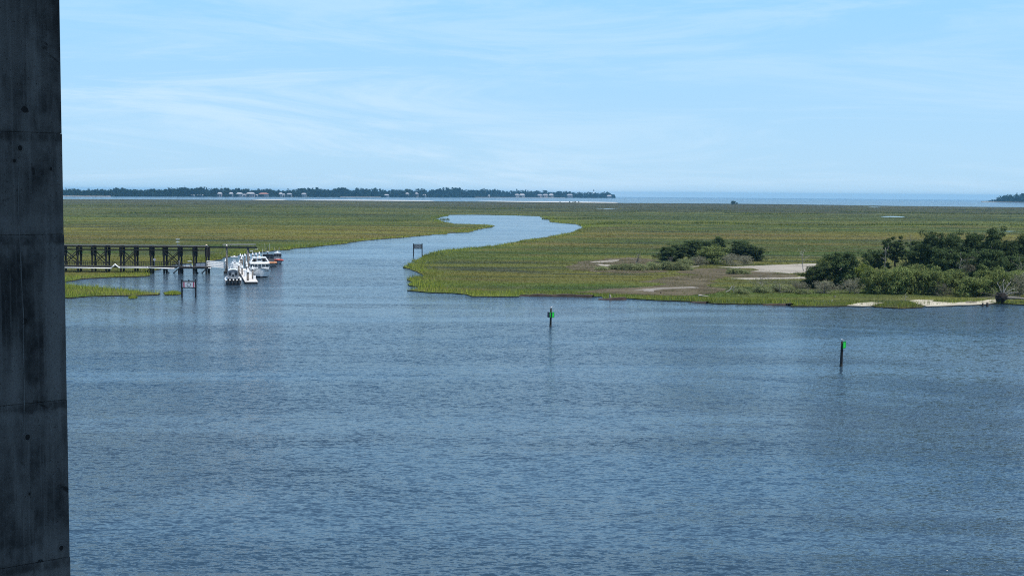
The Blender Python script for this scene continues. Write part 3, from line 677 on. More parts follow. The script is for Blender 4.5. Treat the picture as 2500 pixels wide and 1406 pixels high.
def leaves(clumps, per, size, r_):
    """leaf-sized faces spread through clump spheres: clumps = [(centre, radius)]"""
    C = np.array([c for c, _ in clumps]); Rr = np.array([q for _, q in clumps]); n = len(C) * per
    idx = np.repeat(np.arange(len(C)), per)
    d = r_.normal(0, 1, (n, 3)); d /= np.linalg.norm(d, axis=1)[:, None]
    rad_ = Rr[idx] * r_.uniform(0.25, 1.0, n) ** 0.5
    P = C[idx] + d * rad_[:, None] * np.array([1.0, 1.0, 0.8])
    s = size * r_.uniform(0.6, 1.4, n)
    a = r_.normal(0, 1, (n, 3)); a /= np.linalg.norm(a, axis=1)[:, None]
    nrm = d + r_.normal(0, 0.8, (n, 3)) + np.array([0, 0, 0.5]); b = np.cross(nrm, a); b /= (np.linalg.norm(b, axis=1)[:, None] + 1e-6)
    a = np.cross(b, nrm); a /= (np.linalg.norm(a, axis=1)[:, None] + 1e-6)
    v = np.empty((n, 4, 3)); h = (s / 2)[:, None]
    v[:, 0] = P - a * h * 1.5; v[:, 1] = P + b * h * 0.7; v[:, 2] = P + a * h * 1.5; v[:, 3] = P - b * h * 0.7
    return v.reshape(-1, 3), np.repeat(np.clip(r_.normal(0.5, 0.25, n), 0, 1), 4)
def limb_path(a, b, r_, sag=0.12, n=5):
    a = Vector(a); b = Vector(b); L_ = (b - a).length; out = []
    for k in range(n):
        t = k / (n - 1); p = a.lerp(b, t)
        w = math.sin(t * math.pi) * L_ * sag
        p += Vector((r_.normal(0, 0.35), r_.normal(0, 0.35), 0.5)) * w
        out.append(p)
    out[0] = a; return out
def make_tree(name, kind, form, seed, leaf_mat, size=0.20, per=70, bark=None):
    """unit tree: about 1 m wide and 1 m tall per unit scale of 'form' (h, w in metres)"""
    r_ = np.random.default_rng(seed); h, w = form['h'], form['w']
    root = empty(name)
    bark = bark or BARK
    # trunk
    lean = Vector((r_.normal(0, 0.06) * h + form.get('lean', 0.0) * h, r_.normal(0, 0.06) * h, 0)); top = Vector((0, 0, h * form.get('trunk', 0.75))) + lean
    pts = [Vector((0, 0, -0.4))] + [Vector((0, 0, 0)).lerp(top, k / 6) + Vector((r_.normal(0, 0.02) * h, r_.normal(0, 0.02) * h, 0)) * (k > 0) for k in range(7)]
    r0 = 0.022 * h + 0.06
    MB().tube(pts, [r0 * 1.5, r0 * 1.25] + [r0 * (1 - 0.14 * k) for k in range(1, 7)], 7).build('trunk', bark, root, smooth=True)
    clumps = []; limbs = []
    nb = form.get('limbs', 9); lo = form.get('low', 0.22)
    for k in range(nb):
        f = lo + (1 - lo) * (k + 0.5) / nb
        st = Vector((0, 0, 0)).lerp(top, min(1.0, f * 0.95 / max(form.get('trunk', 0.75), 0.3) * 0.8))
        ang = k * 2.399 + r_.uniform(-0.5, 0.5)
        prof = form['profile'](f)
        reach = w / 2 * prof * r_.uniform(0.65, 1.1)
        z = h * f + r_.normal(0, 0.04) * h
        end = Vector((math.cos(ang) * reach + lean.x * f, math.sin(ang) * reach + lean.y * f, min(z, h * 0.92)))
        limbs.append((st, end))
        # foliage pads along the outer part of the limb
        npad = form.get('pads', 7)
        for q in range(npad):
            t = r_.uniform(0.15, 1.0); c = st.lerp(end, t); sc = form.get('pad', 0.10) * w * r_.uniform(0.6, 1.25)
            c = c + Vector((r_.normal(0, 0.8) * sc * 1.3, r_.normal(0, 0.8) * sc * 1.3, r_.normal(0.2, 0.6) * sc))
            clumps.append(((c.x, c.y, min(max(c.z, 0.25), h * 0.97)), sc))
    for st, end in limbs[:form.get('show', 99)]:
        p = limb_path(st, end, r_); rr = r0 * 0.42
        MB().tube(p, [rr * (1 - 0.17 * k) for k in range(5)], 5).build('limb', bark, root, smooth=True)
    if kind in ('cedar', 'tall'):      # upright leaders break the skyline
        for k in range(7):
            a = r_.uniform(0, 6.28); rr_ = w * r_.uniform(0.05, 0.36); f0 = r_.uniform(0.45, 0.7); f1 = r_.uniform(0.78, 1.03) * (1 - 0.35 * rr_ / (w * 0.5))
            for q in range(6):
                t = q / 5; clumps.append(((math.cos(a) * rr_ + lean.x, math.sin(a) * rr_ + lean.y, h * (f0 + (f1 - f0) * t)), w * (0.085 - 0.055 * t)))
    v, rd = leaves(clumps, per, size, r_)
    mesh_np('crown', v, np.arange(len(v)), 4, LEAF[leaf_mat], root, {'rnd': rd})
    root['h'] = h; root['w'] = w
    return root
round_p = lambda f: math.sqrt(max(0.08, 1 - ((f - 0.5) / 0.56) ** 2))
cone_p = lambda f: max(0.12, 1.05 - f)
flat_p = lambda f: 0.35 if f < 0.6 else 1.0
top_p = lambda f: 0.55 + 0.5 * math.sin(min(1, f) * 2.6)
def bush_form(h, w): return dict(h=h, w=w, trunk=0.5, limbs=16, low=0.05, profile=lambda f: math.sqrt(max(0.12, 1 - (f * 0.92) ** 2)), pads=6, pad=0.13)
PROTO = {}
def proto(key):
    if key in PROTO: return PROTO[key]
    k, n = key.split(':'); s = abs(hash(key)) % 1000 if False else sum(ord(c) * (i + 3) for i, c in enumerate(key))
    if k == 'cedar': o = make_tree('cedar_tree', k, dict(h=11, w=8.0, limbs=19, low=0.07, profile=round_p, pads=11, pad=0.105, trunk=0.8), s, 'cedar', 0.25, 90)
    elif k == 'tall': o = make_tree('cedar_tree', k, dict(h=13, w=6.5, limbs=20, low=0.07, profile=cone_p, pads=10, pad=0.12, trunk=0.92), s, 'cedar', 0.25, 90)
    elif k == 'umbrella': o = make_tree('cedar_tree', k, dict(h=9.5, w=6.0, limbs=11, low=0.52, profile=flat_p, pads=7, pad=0.10, trunk=0.85, lean=0.03), s, 'cedar', 0.30, 60)
    elif k == 'leaning': o = make_tree('cedar_tree', k, dict(h=6.5, w=7.5, limbs=10, low=0.34, profile=top_p, pads=8, pad=0.10, trunk=0.7, lean=0.25), s, 'cedar', 0.30, 60)
    elif k == 'olive': o = make_tree('leafy_shrub', k, bush_form(5.6, 7.5), s, 'olive', 0.27, 70)
    elif k == 'yellow': o = make_tree('leafy_shrub', k, bush_form(4.0, 5.5), s, 'yellow', 0.26, 60)
    elif k == 'grey': o = make_tree('dry_shrub', k, bush_form(4.6, 6.5), s, 'grey', 0.15, 46, GREYW)
    elif k == 'low': o = make_tree('low_shrub', k, bush_form(1.5, 4.5), s, 'low', 0.17, 40)
    PROTO[key] = o; o['used'] = 0
    return o
def plant(key, px, py, top, width, label, cat, group):
    """set a plant of the given kind on the ground seen at (px, py), as tall and wide as in the photograph"""
    p = gnd(px, py, MZ); o = proto(key)
    if o['used']:
        h0, w0 = o['h'], o['w']; n = copy_tree(o)
    else:
        n = o; h0, w0 = o['h'], o['w']
    o['used'] = 1
    H = (py - top) * mpp(p); Wd = width * mpp(p)
    n.location = (p.x, p.y, MZ + drop(p.x, p.y)); n.rotation_euler = (0, 0, random.uniform(0, 6.28))
    n.scale = (Wd / w0, Wd / w0, H / h0)
    tag(n, label, cat, group)
    return n
T = 'trees of the right wooded island'; TS = 'shrubs of the right wooded island'
for a in [
 ('cedar:a', 2052, 704, 612, 84, 'round dark cedar standing tall over the left end of the right wooded island'),
 ('cedar:b', 1985, 703, 645, 78, 'low dark cedar at the left tip of the right wooded island'),
 ('leaning:a', 2128, 672, 611, 76, 'small leaning cedar just left of the umbrella shaped tree'),
 ('umbrella:a', 2192, 676, 577, 66, 'umbrella shaped cedar with a long bare trunk'),
 ('cedar:c', 2240, 680, 584, 76, 'dark cedar just right of the umbrella shaped tree'),
 ('cedar:a', 2288, 684, 565, 78, 'tall dark cedar in the left half of the dense right grove'),
 ('tall:b', 2330, 676, 566, 60, 'narrow dark cedar at the back of the dense grove'),
 ('cedar:b', 2374, 686, 560, 92, 'broad flat topped cedar in the middle of the dense right grove'),
 ('tall:a', 2427, 690, 552, 72, 'tallest pointed cedar of the right wooded island'),
 ('cedar:c', 2462, 696, 582, 74, 'rounded cedar just right of the tallest pointed cedar'),
 ('tall:b', 2494, 692, 570, 66, 'pointed cedar cut by the right edge of the picture'),
 ('cedar:a', 2318, 700, 606, 84, 'shaded dark cedar low in the middle of the right grove'),
 ('cedar:c', 2404, 704, 602, 84, 'shaded dark cedar below the tallest pointed cedar'),
 ('cedar:b', 2460, 708, 618, 80, 'dark cedar low at the right end of the grove')]:
    plant(*a, 'tree', T)
for a in [
 ('olive:a', 2143, 716, 655, 84, 'olive green shrub below the leaning cedar'),
 ('olive:b', 2190, 718, 652, 84, 'feathery olive green shrub below the umbrella shaped tree'),
 ('olive:c', 2236, 717, 650, 72, 'olive shrub in front of the left dark grove'),
 ('olive:a', 2278, 719, 655, 82, 'wide olive shrub in the middle of the front row'),
 ('olive:b', 2328, 718, 660, 72, 'olive shrub below the broad flat topped cedar'),
 ('olive:c', 2372, 724, 670, 84, 'low olive brown shrub left of the fallen root ball'),
 ('olive:a', 2424, 722, 655, 92, 'large olive shrub right behind the fallen root ball'),
 ('olive:b', 2478, 718, 660, 80, 'olive shrub at the right edge of the front row'),
 ('olive:c', 2240, 694, 640, 70, 'olive shrub high between the umbrella tree and the dark grove'),
 ('yellow:a', 2098, 703, 655, 58, 'yellow green shrub between the two left cedars'),
 ('yellow:b', 2112, 690, 645, 60, 'bright leafy shrub left below the leaning cedar'),
 ('olive:b', 2018, 684, 628, 56, 'pale leafy shrub behind the low left cedar'),
 ('grey:a', 2075, 716, 680, 56, 'grey twiggy shrub below the tall left cedar'),
 ('grey:b', 2012, 716, 686, 62, 'grey dry shrub low in front of the left cedars'),
 ('grey:a', 1955, 714, 686, 50, 'grey dry shrub at the left foot of the wooded island'),
 ('grey:b', 2372, 698, 628, 66, 'tall grey leafless looking shrub in the middle of the grove'),
 ('grey:a', 2330, 700, 636, 52, 'grey thin shrub beside the white dead branches'),
 ('grey:b', 2490, 724, 668, 60, 'grey dry shrub at the right edge above the fallen tree'),
 ('grey:a', 2300, 722, 690, 44, 'small grey shrub at the foot of the front row')]:
    plant(*a, 'shrub', TS)
T2 = 'trees and shrubs of the middle marsh clump'
for a in [
 ('cedar:c', 1624, 640, 601, 54, 'small dark cedar at the left end of the middle clump', 'tree'),
 ('cedar:a', 1657, 638, 596, 52, 'dark round cedar left of the middle of the middle clump', 'tree'),
 ('cedar:b', 1700, 637, 584, 62, 'broad dark cedar in the middle clump behind the olive shrub', 'tree'),
 ('tall:a', 1752, 633, 577, 52, 'tallest dark cedar of the middle clump', 'tree'),
 ('cedar:c', 1800, 634, 586, 58, 'dark cedar right of the tallest in the middle clump', 'tree'),
 ('cedar:b', 1724, 634, 586, 56, 'dark cedar between the broad one and the tallest in the middle clump', 'tree'),
 ('cedar:a', 1822, 636, 596, 50, 'dark cedar second from the right end of the middle clump', 'tree'),
 ('cedar:a', 1846, 637, 604, 46, 'dark cedar at the right end of the middle clump', 'tree'),
 ('olive:b', 1742, 644, 600, 82, 'large pale olive shrub in front of the middle clump', 'shrub'),
 ('grey:a', 1786, 648, 620, 60, 'grey green dry shrub right of the large olive one', 'shrub'),
 ('grey:b', 1706, 648, 626, 44, 'small dry shrub left of the large olive one', 'shrub'),
 ('grey:b', 1820, 646, 624, 48, 'dry shrub in front of the right end of the middle clump', 'shrub'),
 ('low:a', 1672, 648, 634, 44, 'low pale bush below the left cedars of the middle clump', 'shrub')]:
    plant(*a, T2)
TL = 'low salt shrubs on the marsh flats'
lows = [(1470, 659, 651, 34, 'leftmost bush of the low pale row beside the dead tree'), (1500, 658, 648, 38, 'second bush from the left in the low pale row'),
 (1530, 659, 646, 40, 'low pale bush just left of the bleached dead tree'), (1562, 660, 646, 42, 'low pale bush right below the bleached dead tree'),
 (1594, 659, 643, 42, 'low bush right of the bleached dead tree'), (1626, 659, 641, 42, 'low bush nearer the left end of the middle clump'),
 (1656, 660, 642, 40, 'low green bush at the right end of the pale row'), (1676, 660, 647, 30, 'last small bush of the pale row'),
 (1790, 669, 657, 40, 'small isolated bush on the mud before the sand flat'), (1815, 669, 660, 34, 'small bush beside the isolated one on the mud'),
 (1860, 714, 700, 48, 'low bush around the grey dead shrub'), (1900, 712, 697, 48, 'low bush right of the grey dead shrub'), (1930, 714, 700, 44, 'low bush between the dead shrub and the wooded island'),
 (1812, 717, 706, 38, 'low bush beside the pale driftwood sticks'), (1960, 718, 708, 40, 'low bush in front of the wooded island')]
for k, (px, py, tp, wd, lab) in enumerate(lows):
    plant('low:' + 'abc'[k % 3], px, py, tp, wd, lab, 'shrub', TL)

# ------------------------------------------------------------------ dead trees: a trunk and bare branches
def dead_tree(px, py, top, width, label, material, seed, nb=9, spread=1.0, name='dead_tree', twigs=3, low=0.25, rad=0.10):
    r_ = np.random.default_rng(seed); p = gnd(px, py, MZ); h = (py - top) * mpp(p); w = width * mpp(p)
    root = empty(name, (p.x, p.y, MZ + drop(p.x, p.y)), 0)
    tip = Vector((r_.normal(0, 0.08) * h, r_.normal(0, 0.08) * h, h))
    tr = limb_path((0, 0, -0.2), tip, r_, 0.05, 7)
    MB().tube(tr, [rad * (1.15 - 0.15 * k) for k in range(7)], 6).build('trunk', material, root, smooth=True)
    for k in range(nb):
        f = low + (0.95 - low) * k / nb; st = Vector((0, 0, 0)).lerp(tip, f); a = k * 2.4 + r_.uniform(-0.4, 0.4)
        rch = w / 2 * r_.uniform(0.55, 1.05) * (1.1 - 0.5 * f) * spread
        end = st + Vector((math.cos(a) * rch, math.sin(a) * rch, h * r_.uniform(0.08, 0.32)))
        path = limb_path(st, end, r_, 0.12); rr = rad * 0.5 * (1.1 - 0.5 * f)
        br = MB().tube(path, [rr * (1 - 0.18 * q) for q in range(5)], 5).build('branch', material, root, smooth=True)
        for q in range(twigs):
            s2 = path[2 + q % 3]; e2 = s2 + Vector((r_.normal(0, 1), r_.normal(0, 1), abs(r_.normal(0.5, 0.5)))) * rch * 0.35
            MB().tube([s2, s2.lerp(e2, 0.5) + Vector((0, 0, rch * 0.04)), e2], [rr * 0.5, rr * 0.38, rr * 0.2], 4).build('twig', material, br)
    tag(root, label, 'dead tree'); return root
dead_tree(1553, 653, 619, 26, 'bleached dead tree with bare branches left of the middle clump', GREYW, 3, 11, rad=0.20)
dead_tree(1637, 652, 628, 22, 'small leafless dark tree at the left foot of the middle clump', GREYW, 5, 9, rad=0.12)
dead_tree(1962, 662, 612, 34, 'thin bleached snag above the left tip of the wooded island', BLEACH, 8, 6, low=0.5, rad=0.13)
dead_tree(1858, 712, 672, 64, 'grey leafless bush in the grass left of the wooded island', GREYW, 12, 16, 1.1, 'dead_shrub', 4, 0.05, 0.09)
dead_tree(1790, 712, 694, 24, 'small bleached dead shrub on the mud edge', BLEACH, 14, 6, 1.0, 'dead_shrub', 2, 0.1, 0.09)
dead_tree(1905, 716, 690, 44, 'grey bare shrub right of the larger leafless bush', GREYW, 15, 10, 1.1, 'dead_shrub', 3, 0.05, 0.07)
dead_tree(2340, 702, 630, 40, 'white dead branches standing in the middle of the dense grove', BLEACH, 17, 7, 1.0, low=0.35, rad=0.12)
dead_tree(2412, 700, 612, 50, 'white dead branches below the tallest pointed cedar', BLEACH, 19, 6, 1.1, low=0.4, rad=0.12)
dead_tree(2160, 690, 604, 44, 'bleached forked snag between the leaning and umbrella trees', BLEACH, 21, 5, 1.0, low=0.55, rad=0.10)
dead_tree(2218, 670, 572, 30, 'thin dead tree top behind the umbrella shaped tree', GREYW, 23, 7, 1.0, low=0.55, rad=0.10)
dead_tree(2488, 716, 640, 54, 'tangle of grey dead branches at the right edge', GREYW, 25, 12, 1.2, low=0.2, rad=0.10)
dead_tree(2210, 735, 718, 34, 'spray of bleached twigs lying on the grass above the beach', BLEACH, 27, 8, 1.2, 'dead_shrub', 2, 0.05, 0.05)

def fallen_tree():
    p = gnd(2444, 740, MZ); r_ = np.random.default_rng(5)
    root = empty('fallen_tree', (p.x, p.y, MZ + drop(p.x, p.y)))
    # upturned root plate facing the river
    vs = []; fs = []; n = 20; rings = 7
    for i in range(rings):
        for j in range(n):
            a = 2 * math.pi * j / n; f = i / (rings - 1); rr = 1.45 * math.sin(0.15 + f * 2.75)
            k = 0.72 + 0.55 * abs(noise.noise(Vector((math.cos(a) * 2, math.sin(a) * 2, f * 4))))
            vs.append((math.cos(a) * rr * k, -0.75 + f * 1.5, 1.15 + math.sin(a) * rr * k * 0.92))
    for i in range(rings - 1):
        for j in range(n): fs.append((i * n + j, i * n + (j + 1) % n, (i + 1) * n + (j + 1) % n, (i + 1) * n + j))
    fs.append(tuple(range(n))); fs.append(tuple((rings - 1) * n + j for j in range(n)))
    MB().add(vs, fs).build('root_ball', mat('root_soil', (0.014, 0.011, 0.009), 1.0, 0.5, 3.0, bump=0.1), root)
    for k in range(27):
        a = r_.uniform(-0.35, math.pi + 0.35); ln = r_.uniform(1.2, 4.0) if 0.3 < a < 2.9 else r_.uniform(1.5, 5.0)
        e = Vector((math.cos(a) * ln * 1.35, r_.uniform(-0.9, 0.9), max(0.1, 1.1 + math.sin(a) * ln * 0.72)))
        s = Vector((math.cos(a) * 0.9, r_.uniform(-0.4, 0.3), 1.1 + math.sin(a) * 0.85))
        q = limb_path(s, e, r_, 0.10); rr = r_.uniform(0.02, 0.05)
        MB().tube(q, [rr * (1 - 0.17 * i) for i in range(5)], 5).build('root', GREYW, root)
    for ex, ez, rr in [(-1.0, 4.1, 0.10), (0.35, 4.7, 0.11), (1.9, 4.4, 0.13), (2.6, 3.0, 0.10), (3.6, 2.3, 0.09)]:
        q = limb_path((0.3, 0.1, 1.6), (ex, r_.uniform(-0.3, 0.5), ez), r_, 0.12, 6)
        b = MB().tube(q, [rr * (1 - 0.13 * i) for i in range(6)], 6).build('bleached_root', BLEACH, root, smooth=True)
        for i in (3, 4, 5):
            e = q[i] + Vector((r_.normal(0, 0.5), r_.normal(0, 0.3), abs(r_.normal(0.5, 0.3)))); MB().tube([q[i], e], [rr * 0.4, rr * 0.15], 4).build('root_tip', BLEACH, b)
    q = limb_path((0.4, 0.6, 1.0), (6.5, 2.2, 0.7), r_, 0.04, 6); MB().tube(q, [0.34, 0.31, 0.28, 0.24, 0.2, 0.15], 8).build('trunk', GREYW, root, smooth=True)
    tag(root, 'fallen tree with its black root ball and bleached roots on the beach', 'fallen tree')
fallen_tree()
# driftwood, stumps and stakes
def driftwood(name, pts, rad_, label, m, cat='driftwood'):
    g0 = gnd(pts[0][0], pts[0][1], MZ); w = [Vector((at(a, b, g0.y).x, g0.y + 0.15 * i, MZ + c)) for i, (a, b, c) in enumerate(pts)]; o0 = w[0].copy()
    o = MB().tube([q - o0 for q in w], rad_, 6).build(name, m); o.location = o0; tag(o, label, cat); return o
driftwood('drift_log', [(2358, 740, 0.2), (2372, 738.5, 0.25), (2386, 739, 0.12)], [0.16, 0.2, 0.12], 'grey log lying on the sand left of the fallen tree', GREYW)
driftwood('drift_log', [(1705, 725, 0.35), (1714, 723.5, 0.3), (1730, 724, 0.1)], [0.22, 0.16, 0.08], 'pale log on the grass edge of the river front', BLEACH)
driftwood('drift_log', [(1772, 714, 0.1), (1782, 708, 0.5), (1788, 700, 1.5)], [0.13, 0.11, 0.05], 'pale stick leaning up from the mud edge', BLEACH)
driftwood('drift_log', [(2030, 736, 0.1), (2034, 734, 0.3)], [0.08, 0.05], 'short white stick in the grass before the wooded island', BLEACH)
for px, py, tp, r, lab, m in [(1490, 731, 719, 0.22, 'leaning white stake at the shore step', BLEACH), (1613, 718, 713, 0.2, 'short dark stump on the mud flat', BARK),
                              (2399, 748, 740, 0.22, 'left dark stub of a pile in the water off the beach', BARK), (2410, 748, 739, 0.3, 'right dark stub of a pile in the water off the beach', BARK),
                              (2038, 727, 722, 0.25, 'small pale stump in the grass below the left cedars', GREYW)]:
    p = gnd(px, py, 0.0); h = (py - tp) * mpp(p); o = MB().tube([(0, 0, -0.5), (0, 0, h * 0.5), (-0.12 if 'leaning' in lab else 0.03, 0, h)], [r, r * 0.9, r * 0.7], 8).build('stump' if 'stump' in lab else 'stake', m)
    o.location = p; tag(o, lab, 'stump' if 'stump' in lab else 'stake')
# ================================================================== WHARF
CREO = mat('creosoted_timber', (0.014, 0.013, 0.013), 0.9, 0.4, 1.2, bump=0.02, stretch=(1, 1, 0.3), col2=(0.048, 0.043, 0.038))
CREO2 = mat('weathered_timber', (0.060, 0.054, 0.047), 0.92, 0.35, 2.5, bump=0.02, col2=(0.12, 0.108, 0.095))
GALV = mat('galvanised_steel', (0.36, 0.37, 0.38), 0.45, 0.15, 4.0, 0.7)
WHITE = mat('white_paint', (0.82, 0.82, 0.80), 0.45, 0.06, 2.0)
GELCOAT = mat('white_gelcoat', (0.84, 0.84, 0.82), 0.22, 0.04, 1.0)
STEELD = mat('dark_steel', (0.035, 0.036, 0.04), 0.5, 0.3, 3.0, 0.4)
PILEG = mat('grey_concrete_pile', (0.15, 0.135, 0.12), 0.85, 0.25, 1.5, bump=0.01, col2=(0.21, 0.195, 0.175))
BLACKR = mat('black_rubber', (0.012, 0.012, 0.013), 0.6, 0.2)
GLASS = mat('dark_glass', (0.012, 0.016, 0.022), 0.06, 0.1, 1.0, 0.0, spec=0.6)
ALU = mat('bare_aluminium', (0.62, 0.63, 0.64), 0.35, 0.08, 3.0, 0.8)
LAMPC = mat('amber_lamp_cover', (0.85, 0.62, 0.42), 0.4, 0.05)
YW = 350.0                                   # the wharf runs across the view at this depth
SPX = FPX / YW
def WX(px): return at(px, 640, YW).x
def wz(py, px=450): return at(px, py, YW).z
wharf = empty('timber_trestle', (WX(330), YW, 0))
tag(wharf, 'tall dark timber trestle with cross braces standing over the left marsh', 'trestle')
wx0 = wharf.location.x
posts = [-20, 15, 50, 86, 121, 157, 194, 229, 263, 299, 333, 371, 404, 440, 476, 507]
ROW = (-1.3, 1.3)
Zt, Zc1, Zc2, Zsp = 7.35, 6.85, 6.05, 4.4
pm = MB().tube([(0, 0, -2.0), (0, 0, 3.0), (0, 0, Zt - 0.15)], [0.27, 0.25, 0.24], 9)
pile0 = None
for i, px in enumerate(posts):
    x = WX(px) - wx0
    for ry in ROW:
        if pile0 is None: pile0 = pm.build('pile', CREO, wharf, smooth=False); o = pile0
        else: o = pile0.copy(); COL.objects.link(o); o.parent = wharf
        o.location = (x + random.uniform(-0.04, 0.04), ry, 0); o.rotation_euler = (random.uniform(-0.008, 0.008), random.uniform(-0.008, 0.008), 0)
        # scab planks strapped round the head of the pile
        for sx in (-1, 1):
            MB().box((sx * 0.29, 0, (Zt + Zsp) / 2 - 0.2 + random.uniform(-0.2, 0.1)), (0.10, 0.34, Zt - Zsp - 0.5)).build('scab_plank', CREO, o)
    cap = MB().box((x, 0, Zt - 0.42), (0.36, 3.6, 0.34)).build('cap_beam', CREO, wharf)
    if px in (157, 194, 229, 263, 371, 440, 507):
        MB().tube([(x + 0.28, -1.55, Zt - 0.15), (x + 0.28, -1.55, Zt + 0.12)], 0.11, 8).build('post_cap', GALV, wharf)
xa, xb = WX(-40) - wx0, WX(507) - wx0
for ry in ROW:
    for z, h in ((Zc1, 0.24), (Zc2, 0.22)):
        xs = [xa] + [WX(p) - wx0 for p in posts[1:]]
        for a, b in zip(xs, xs[1:]):
            MB().bar((a + 0.02, ry - 0.30, z), (b - 0.02, ry - 0.30, z), 0.12, h).build('stringer', CREO, wharf)
# pipe rail and light deck boards along the top
for q in range(len(posts) - 1):
    a, b = WX(posts[q]) - wx0, WX(posts[q + 1]) - wx0
    MB().tube([(a, -1.65, Zt + 0.02), (b - 0.01, -1.65, Zt + 0.02)], 0.055, 6).build('top_rail', GALV, wharf)
    for k in range(4):
        c = a + (b - a) * (k + 0.5) / 4; MB().box((c, 0, Zt - 0.17), ((b - a) / 4 - 0.03, 3.0, 0.06)).build('deck_board', CREO2, wharf)
for pa, pb in ((157, 194), (229, 263), (299, 333), (404, 440), (86, 121), (15, 50)):
    a, b = WX(pa) - wx0, WX(pb) - wx0
    for ry in ROW:
        for (s, e) in (((a, 5.75), (b, 2.2)), ((b, 5.75), (a, 2.2))):
            off = 0.27 if s[0] < e[0] else 0.40
            MB().bar((s[0], ry - off, s[1]), (e[0], ry - off, e[1]), 0.10, 0.22).build('cross_brace', CREO, wharf)
for pa, pb, m_ in ((404, 420, 1), (440, 424, 1), (476, 490, 1), (507, 493, 1), (371, 355, 1)):
    MB().bar((WX(pa) - wx0, -1.62, 1.25), (WX(pb) - wx0, -1.62, -0.35), 0.12, 0.26).build('knee_brace', CREO, wharf)
# horizontal steel beam carried out over the dock by the two steel piles
def steel_gantry():
    r = empty('pipe_gantry', (WX(553), YW, 0)); tag(r, 'dark steel beam on two tall piles reaching out above the boats', 'gantry'); bx = r.location.x
    x0, x1 = WX(511) - bx, WX(628) - bx
    for z, w_, h in ((Zc1 - 0.12, 0.34, 0.06), (Zc1 + 0.22, 0.34, 0.06)): MB().box(((x0 + x1) / 2, 0, z), (x1 - x0, w_, h)).build('beam_flange', STEELD, r)
    MB().box(((x0 + x1) / 2, 0, Zc1 + 0.05), (x1 - x0, 0.08, 0.28)).build('beam_web', STEELD, r)
    for px, zt in ((553, Zt + 0.05), (605, Zt - 0.6)):
        x = WX(px) - bx; p = MB().tube([(x, 0.34, -2), (x, 0.34, zt)], 0.25 if px == 553 else 0.33, 10).build('steel_pile', PILEG, r, smooth=True)
        MB().tube([(x, 0.34, zt), (x, 0.34, zt + 0.22)], [0.26, 0.10], 10).build('pile_cap', LAMPC if px == 605 else GALV, p)
    # pale grating walkway on top of the beam
    a, b = WX(542) - bx, WX(622) - bx; n = 12
    for k in range(n):
        c = a + (b - a) * (k + 0.5) / n; MB().box((c, 1.2, Zt + 0.12 + 0.012 * k), ((b - a) / n - 0.04, 1.1, 0.05)).build('grating_panel', mat('grey_grating', (0.22, 0.20, 0.22), 0.7, 0.2), r)
    for k in range(5):
        c = a + (b - a) * k / 4; MB().bar((c, 0.7, Zt - 0.4), (c, 0.7, Zt + 0.14), 0.08).build('walkway_bracket', STEELD, r)
    for y_ in (0.66, 1.74): MB().tube([(a, y_, Zt + 0.30), (b, y_, Zt + 0.42)], 0.035, 6).build('hand_rail', GALV, r)
steel_gantry()
# amber lamp on the last trestle post, and the instrument mast
def lamp(px, z, lab):
    r = empty('marker_lamp', (WX(px), YW - 1.3, z)); tag(r, lab, 'lamp')
    MB().tube([(0, 0, -0.1), (0, 0, 0.1)], [0.16, 0.16], 10).build('lamp_base', GALV, r)
    MB().tube([(0, 0, 0.1), (0, 0, 0.25), (0, 0, 0.38)], [0.24, 0.26, 0.12], 10).build('lamp_cover', LAMPC, r, smooth=True)
lamp(507, Zt - 0.05, 'pale amber lamp on the last post of the timber trestle')
def mast():
    r = empty('instrument_mast', (WX(437.5), YW - 1.3, Zt - 0.1)); tag(r, 'slim mast with two white crossbars on top of the trestle', 'mast')
    MB().tube([(0, 0, 0), (0, 0, 1.8)], 0.045, 6).build('pole', GALV, r)
    for z, w_ in ((1.75, 1.0), (1.05, 0.9)): MB().box((0, -0.06, z), (w_, 0.16, 0.15)).build('crossbar', WHITE, r)
    MB().box((0, 0, 0.25), (0.35, 0.3, 0.4)).build('instrument_box', GALV, r)
mast()
# ------------------------------------------------------------------ low walkway in front of the trestle
walk = empty('walkway', (WX(330), YW - 3.2, 0)); tag(walk, 'dark low timber walkway with picket railing in front of the trestle', 'walkway')
wx = walk.location.x; YK = YW - 3.2
def KX(px): return at(px, 650, YK).x - wx
Zd = 1.95
a, b = KX(-40), KX(441); n = 120
for k in range(n):
    c = a + (b - a) * (k + 0.5) / n; MB().box((c, 0, Zd - 0.04), ((b - a) / n - 0.03, 2.2, 0.06)).build('deck_plank', CREO2, walk)
for y_ in (-1.02, 1.02): MB().box(((a + b) / 2, y_, Zd - 0.28), (b - a, 0.14, 0.38)).build('edge_beam', CREO, walk)
MB().box(((a + b) / 2, -1.12, Zd + 0.02), (b - a, 0.05, 0.12)).build('toe_board', GREYW, walk)
for y_ in (-1.0, 1.0):
    for z in (Zd + 1.1, Zd + 0.62): MB().bar((a, y_, z), (b, y_, z), 0.06, 0.08).build('rail', CREO, walk)
npk = 88
pk = None
for y_ in (-1.0, 1.0):
    for k in range(npk + 1):
        x = a + (b - a) * k / npk
        if pk is None: pk = MB().box((0, 0, 0.55), (0.07, 0.07, 1.1)).build('railing_picket', CREO, walk); o = pk
        else: o = pk.copy(); COL.objects.link(o); o.parent = walk
        o.location = (x, y_, Zd)
for px in (-20, 50, 121, 194, 263, 333, 371, 404):
    for y_ in (-0.8, 0.8): MB().tube([(KX(px), y_, -2), (KX(px), y_, Zd - 0.45)], 0.17, 8).build('pile', CREO, walk)
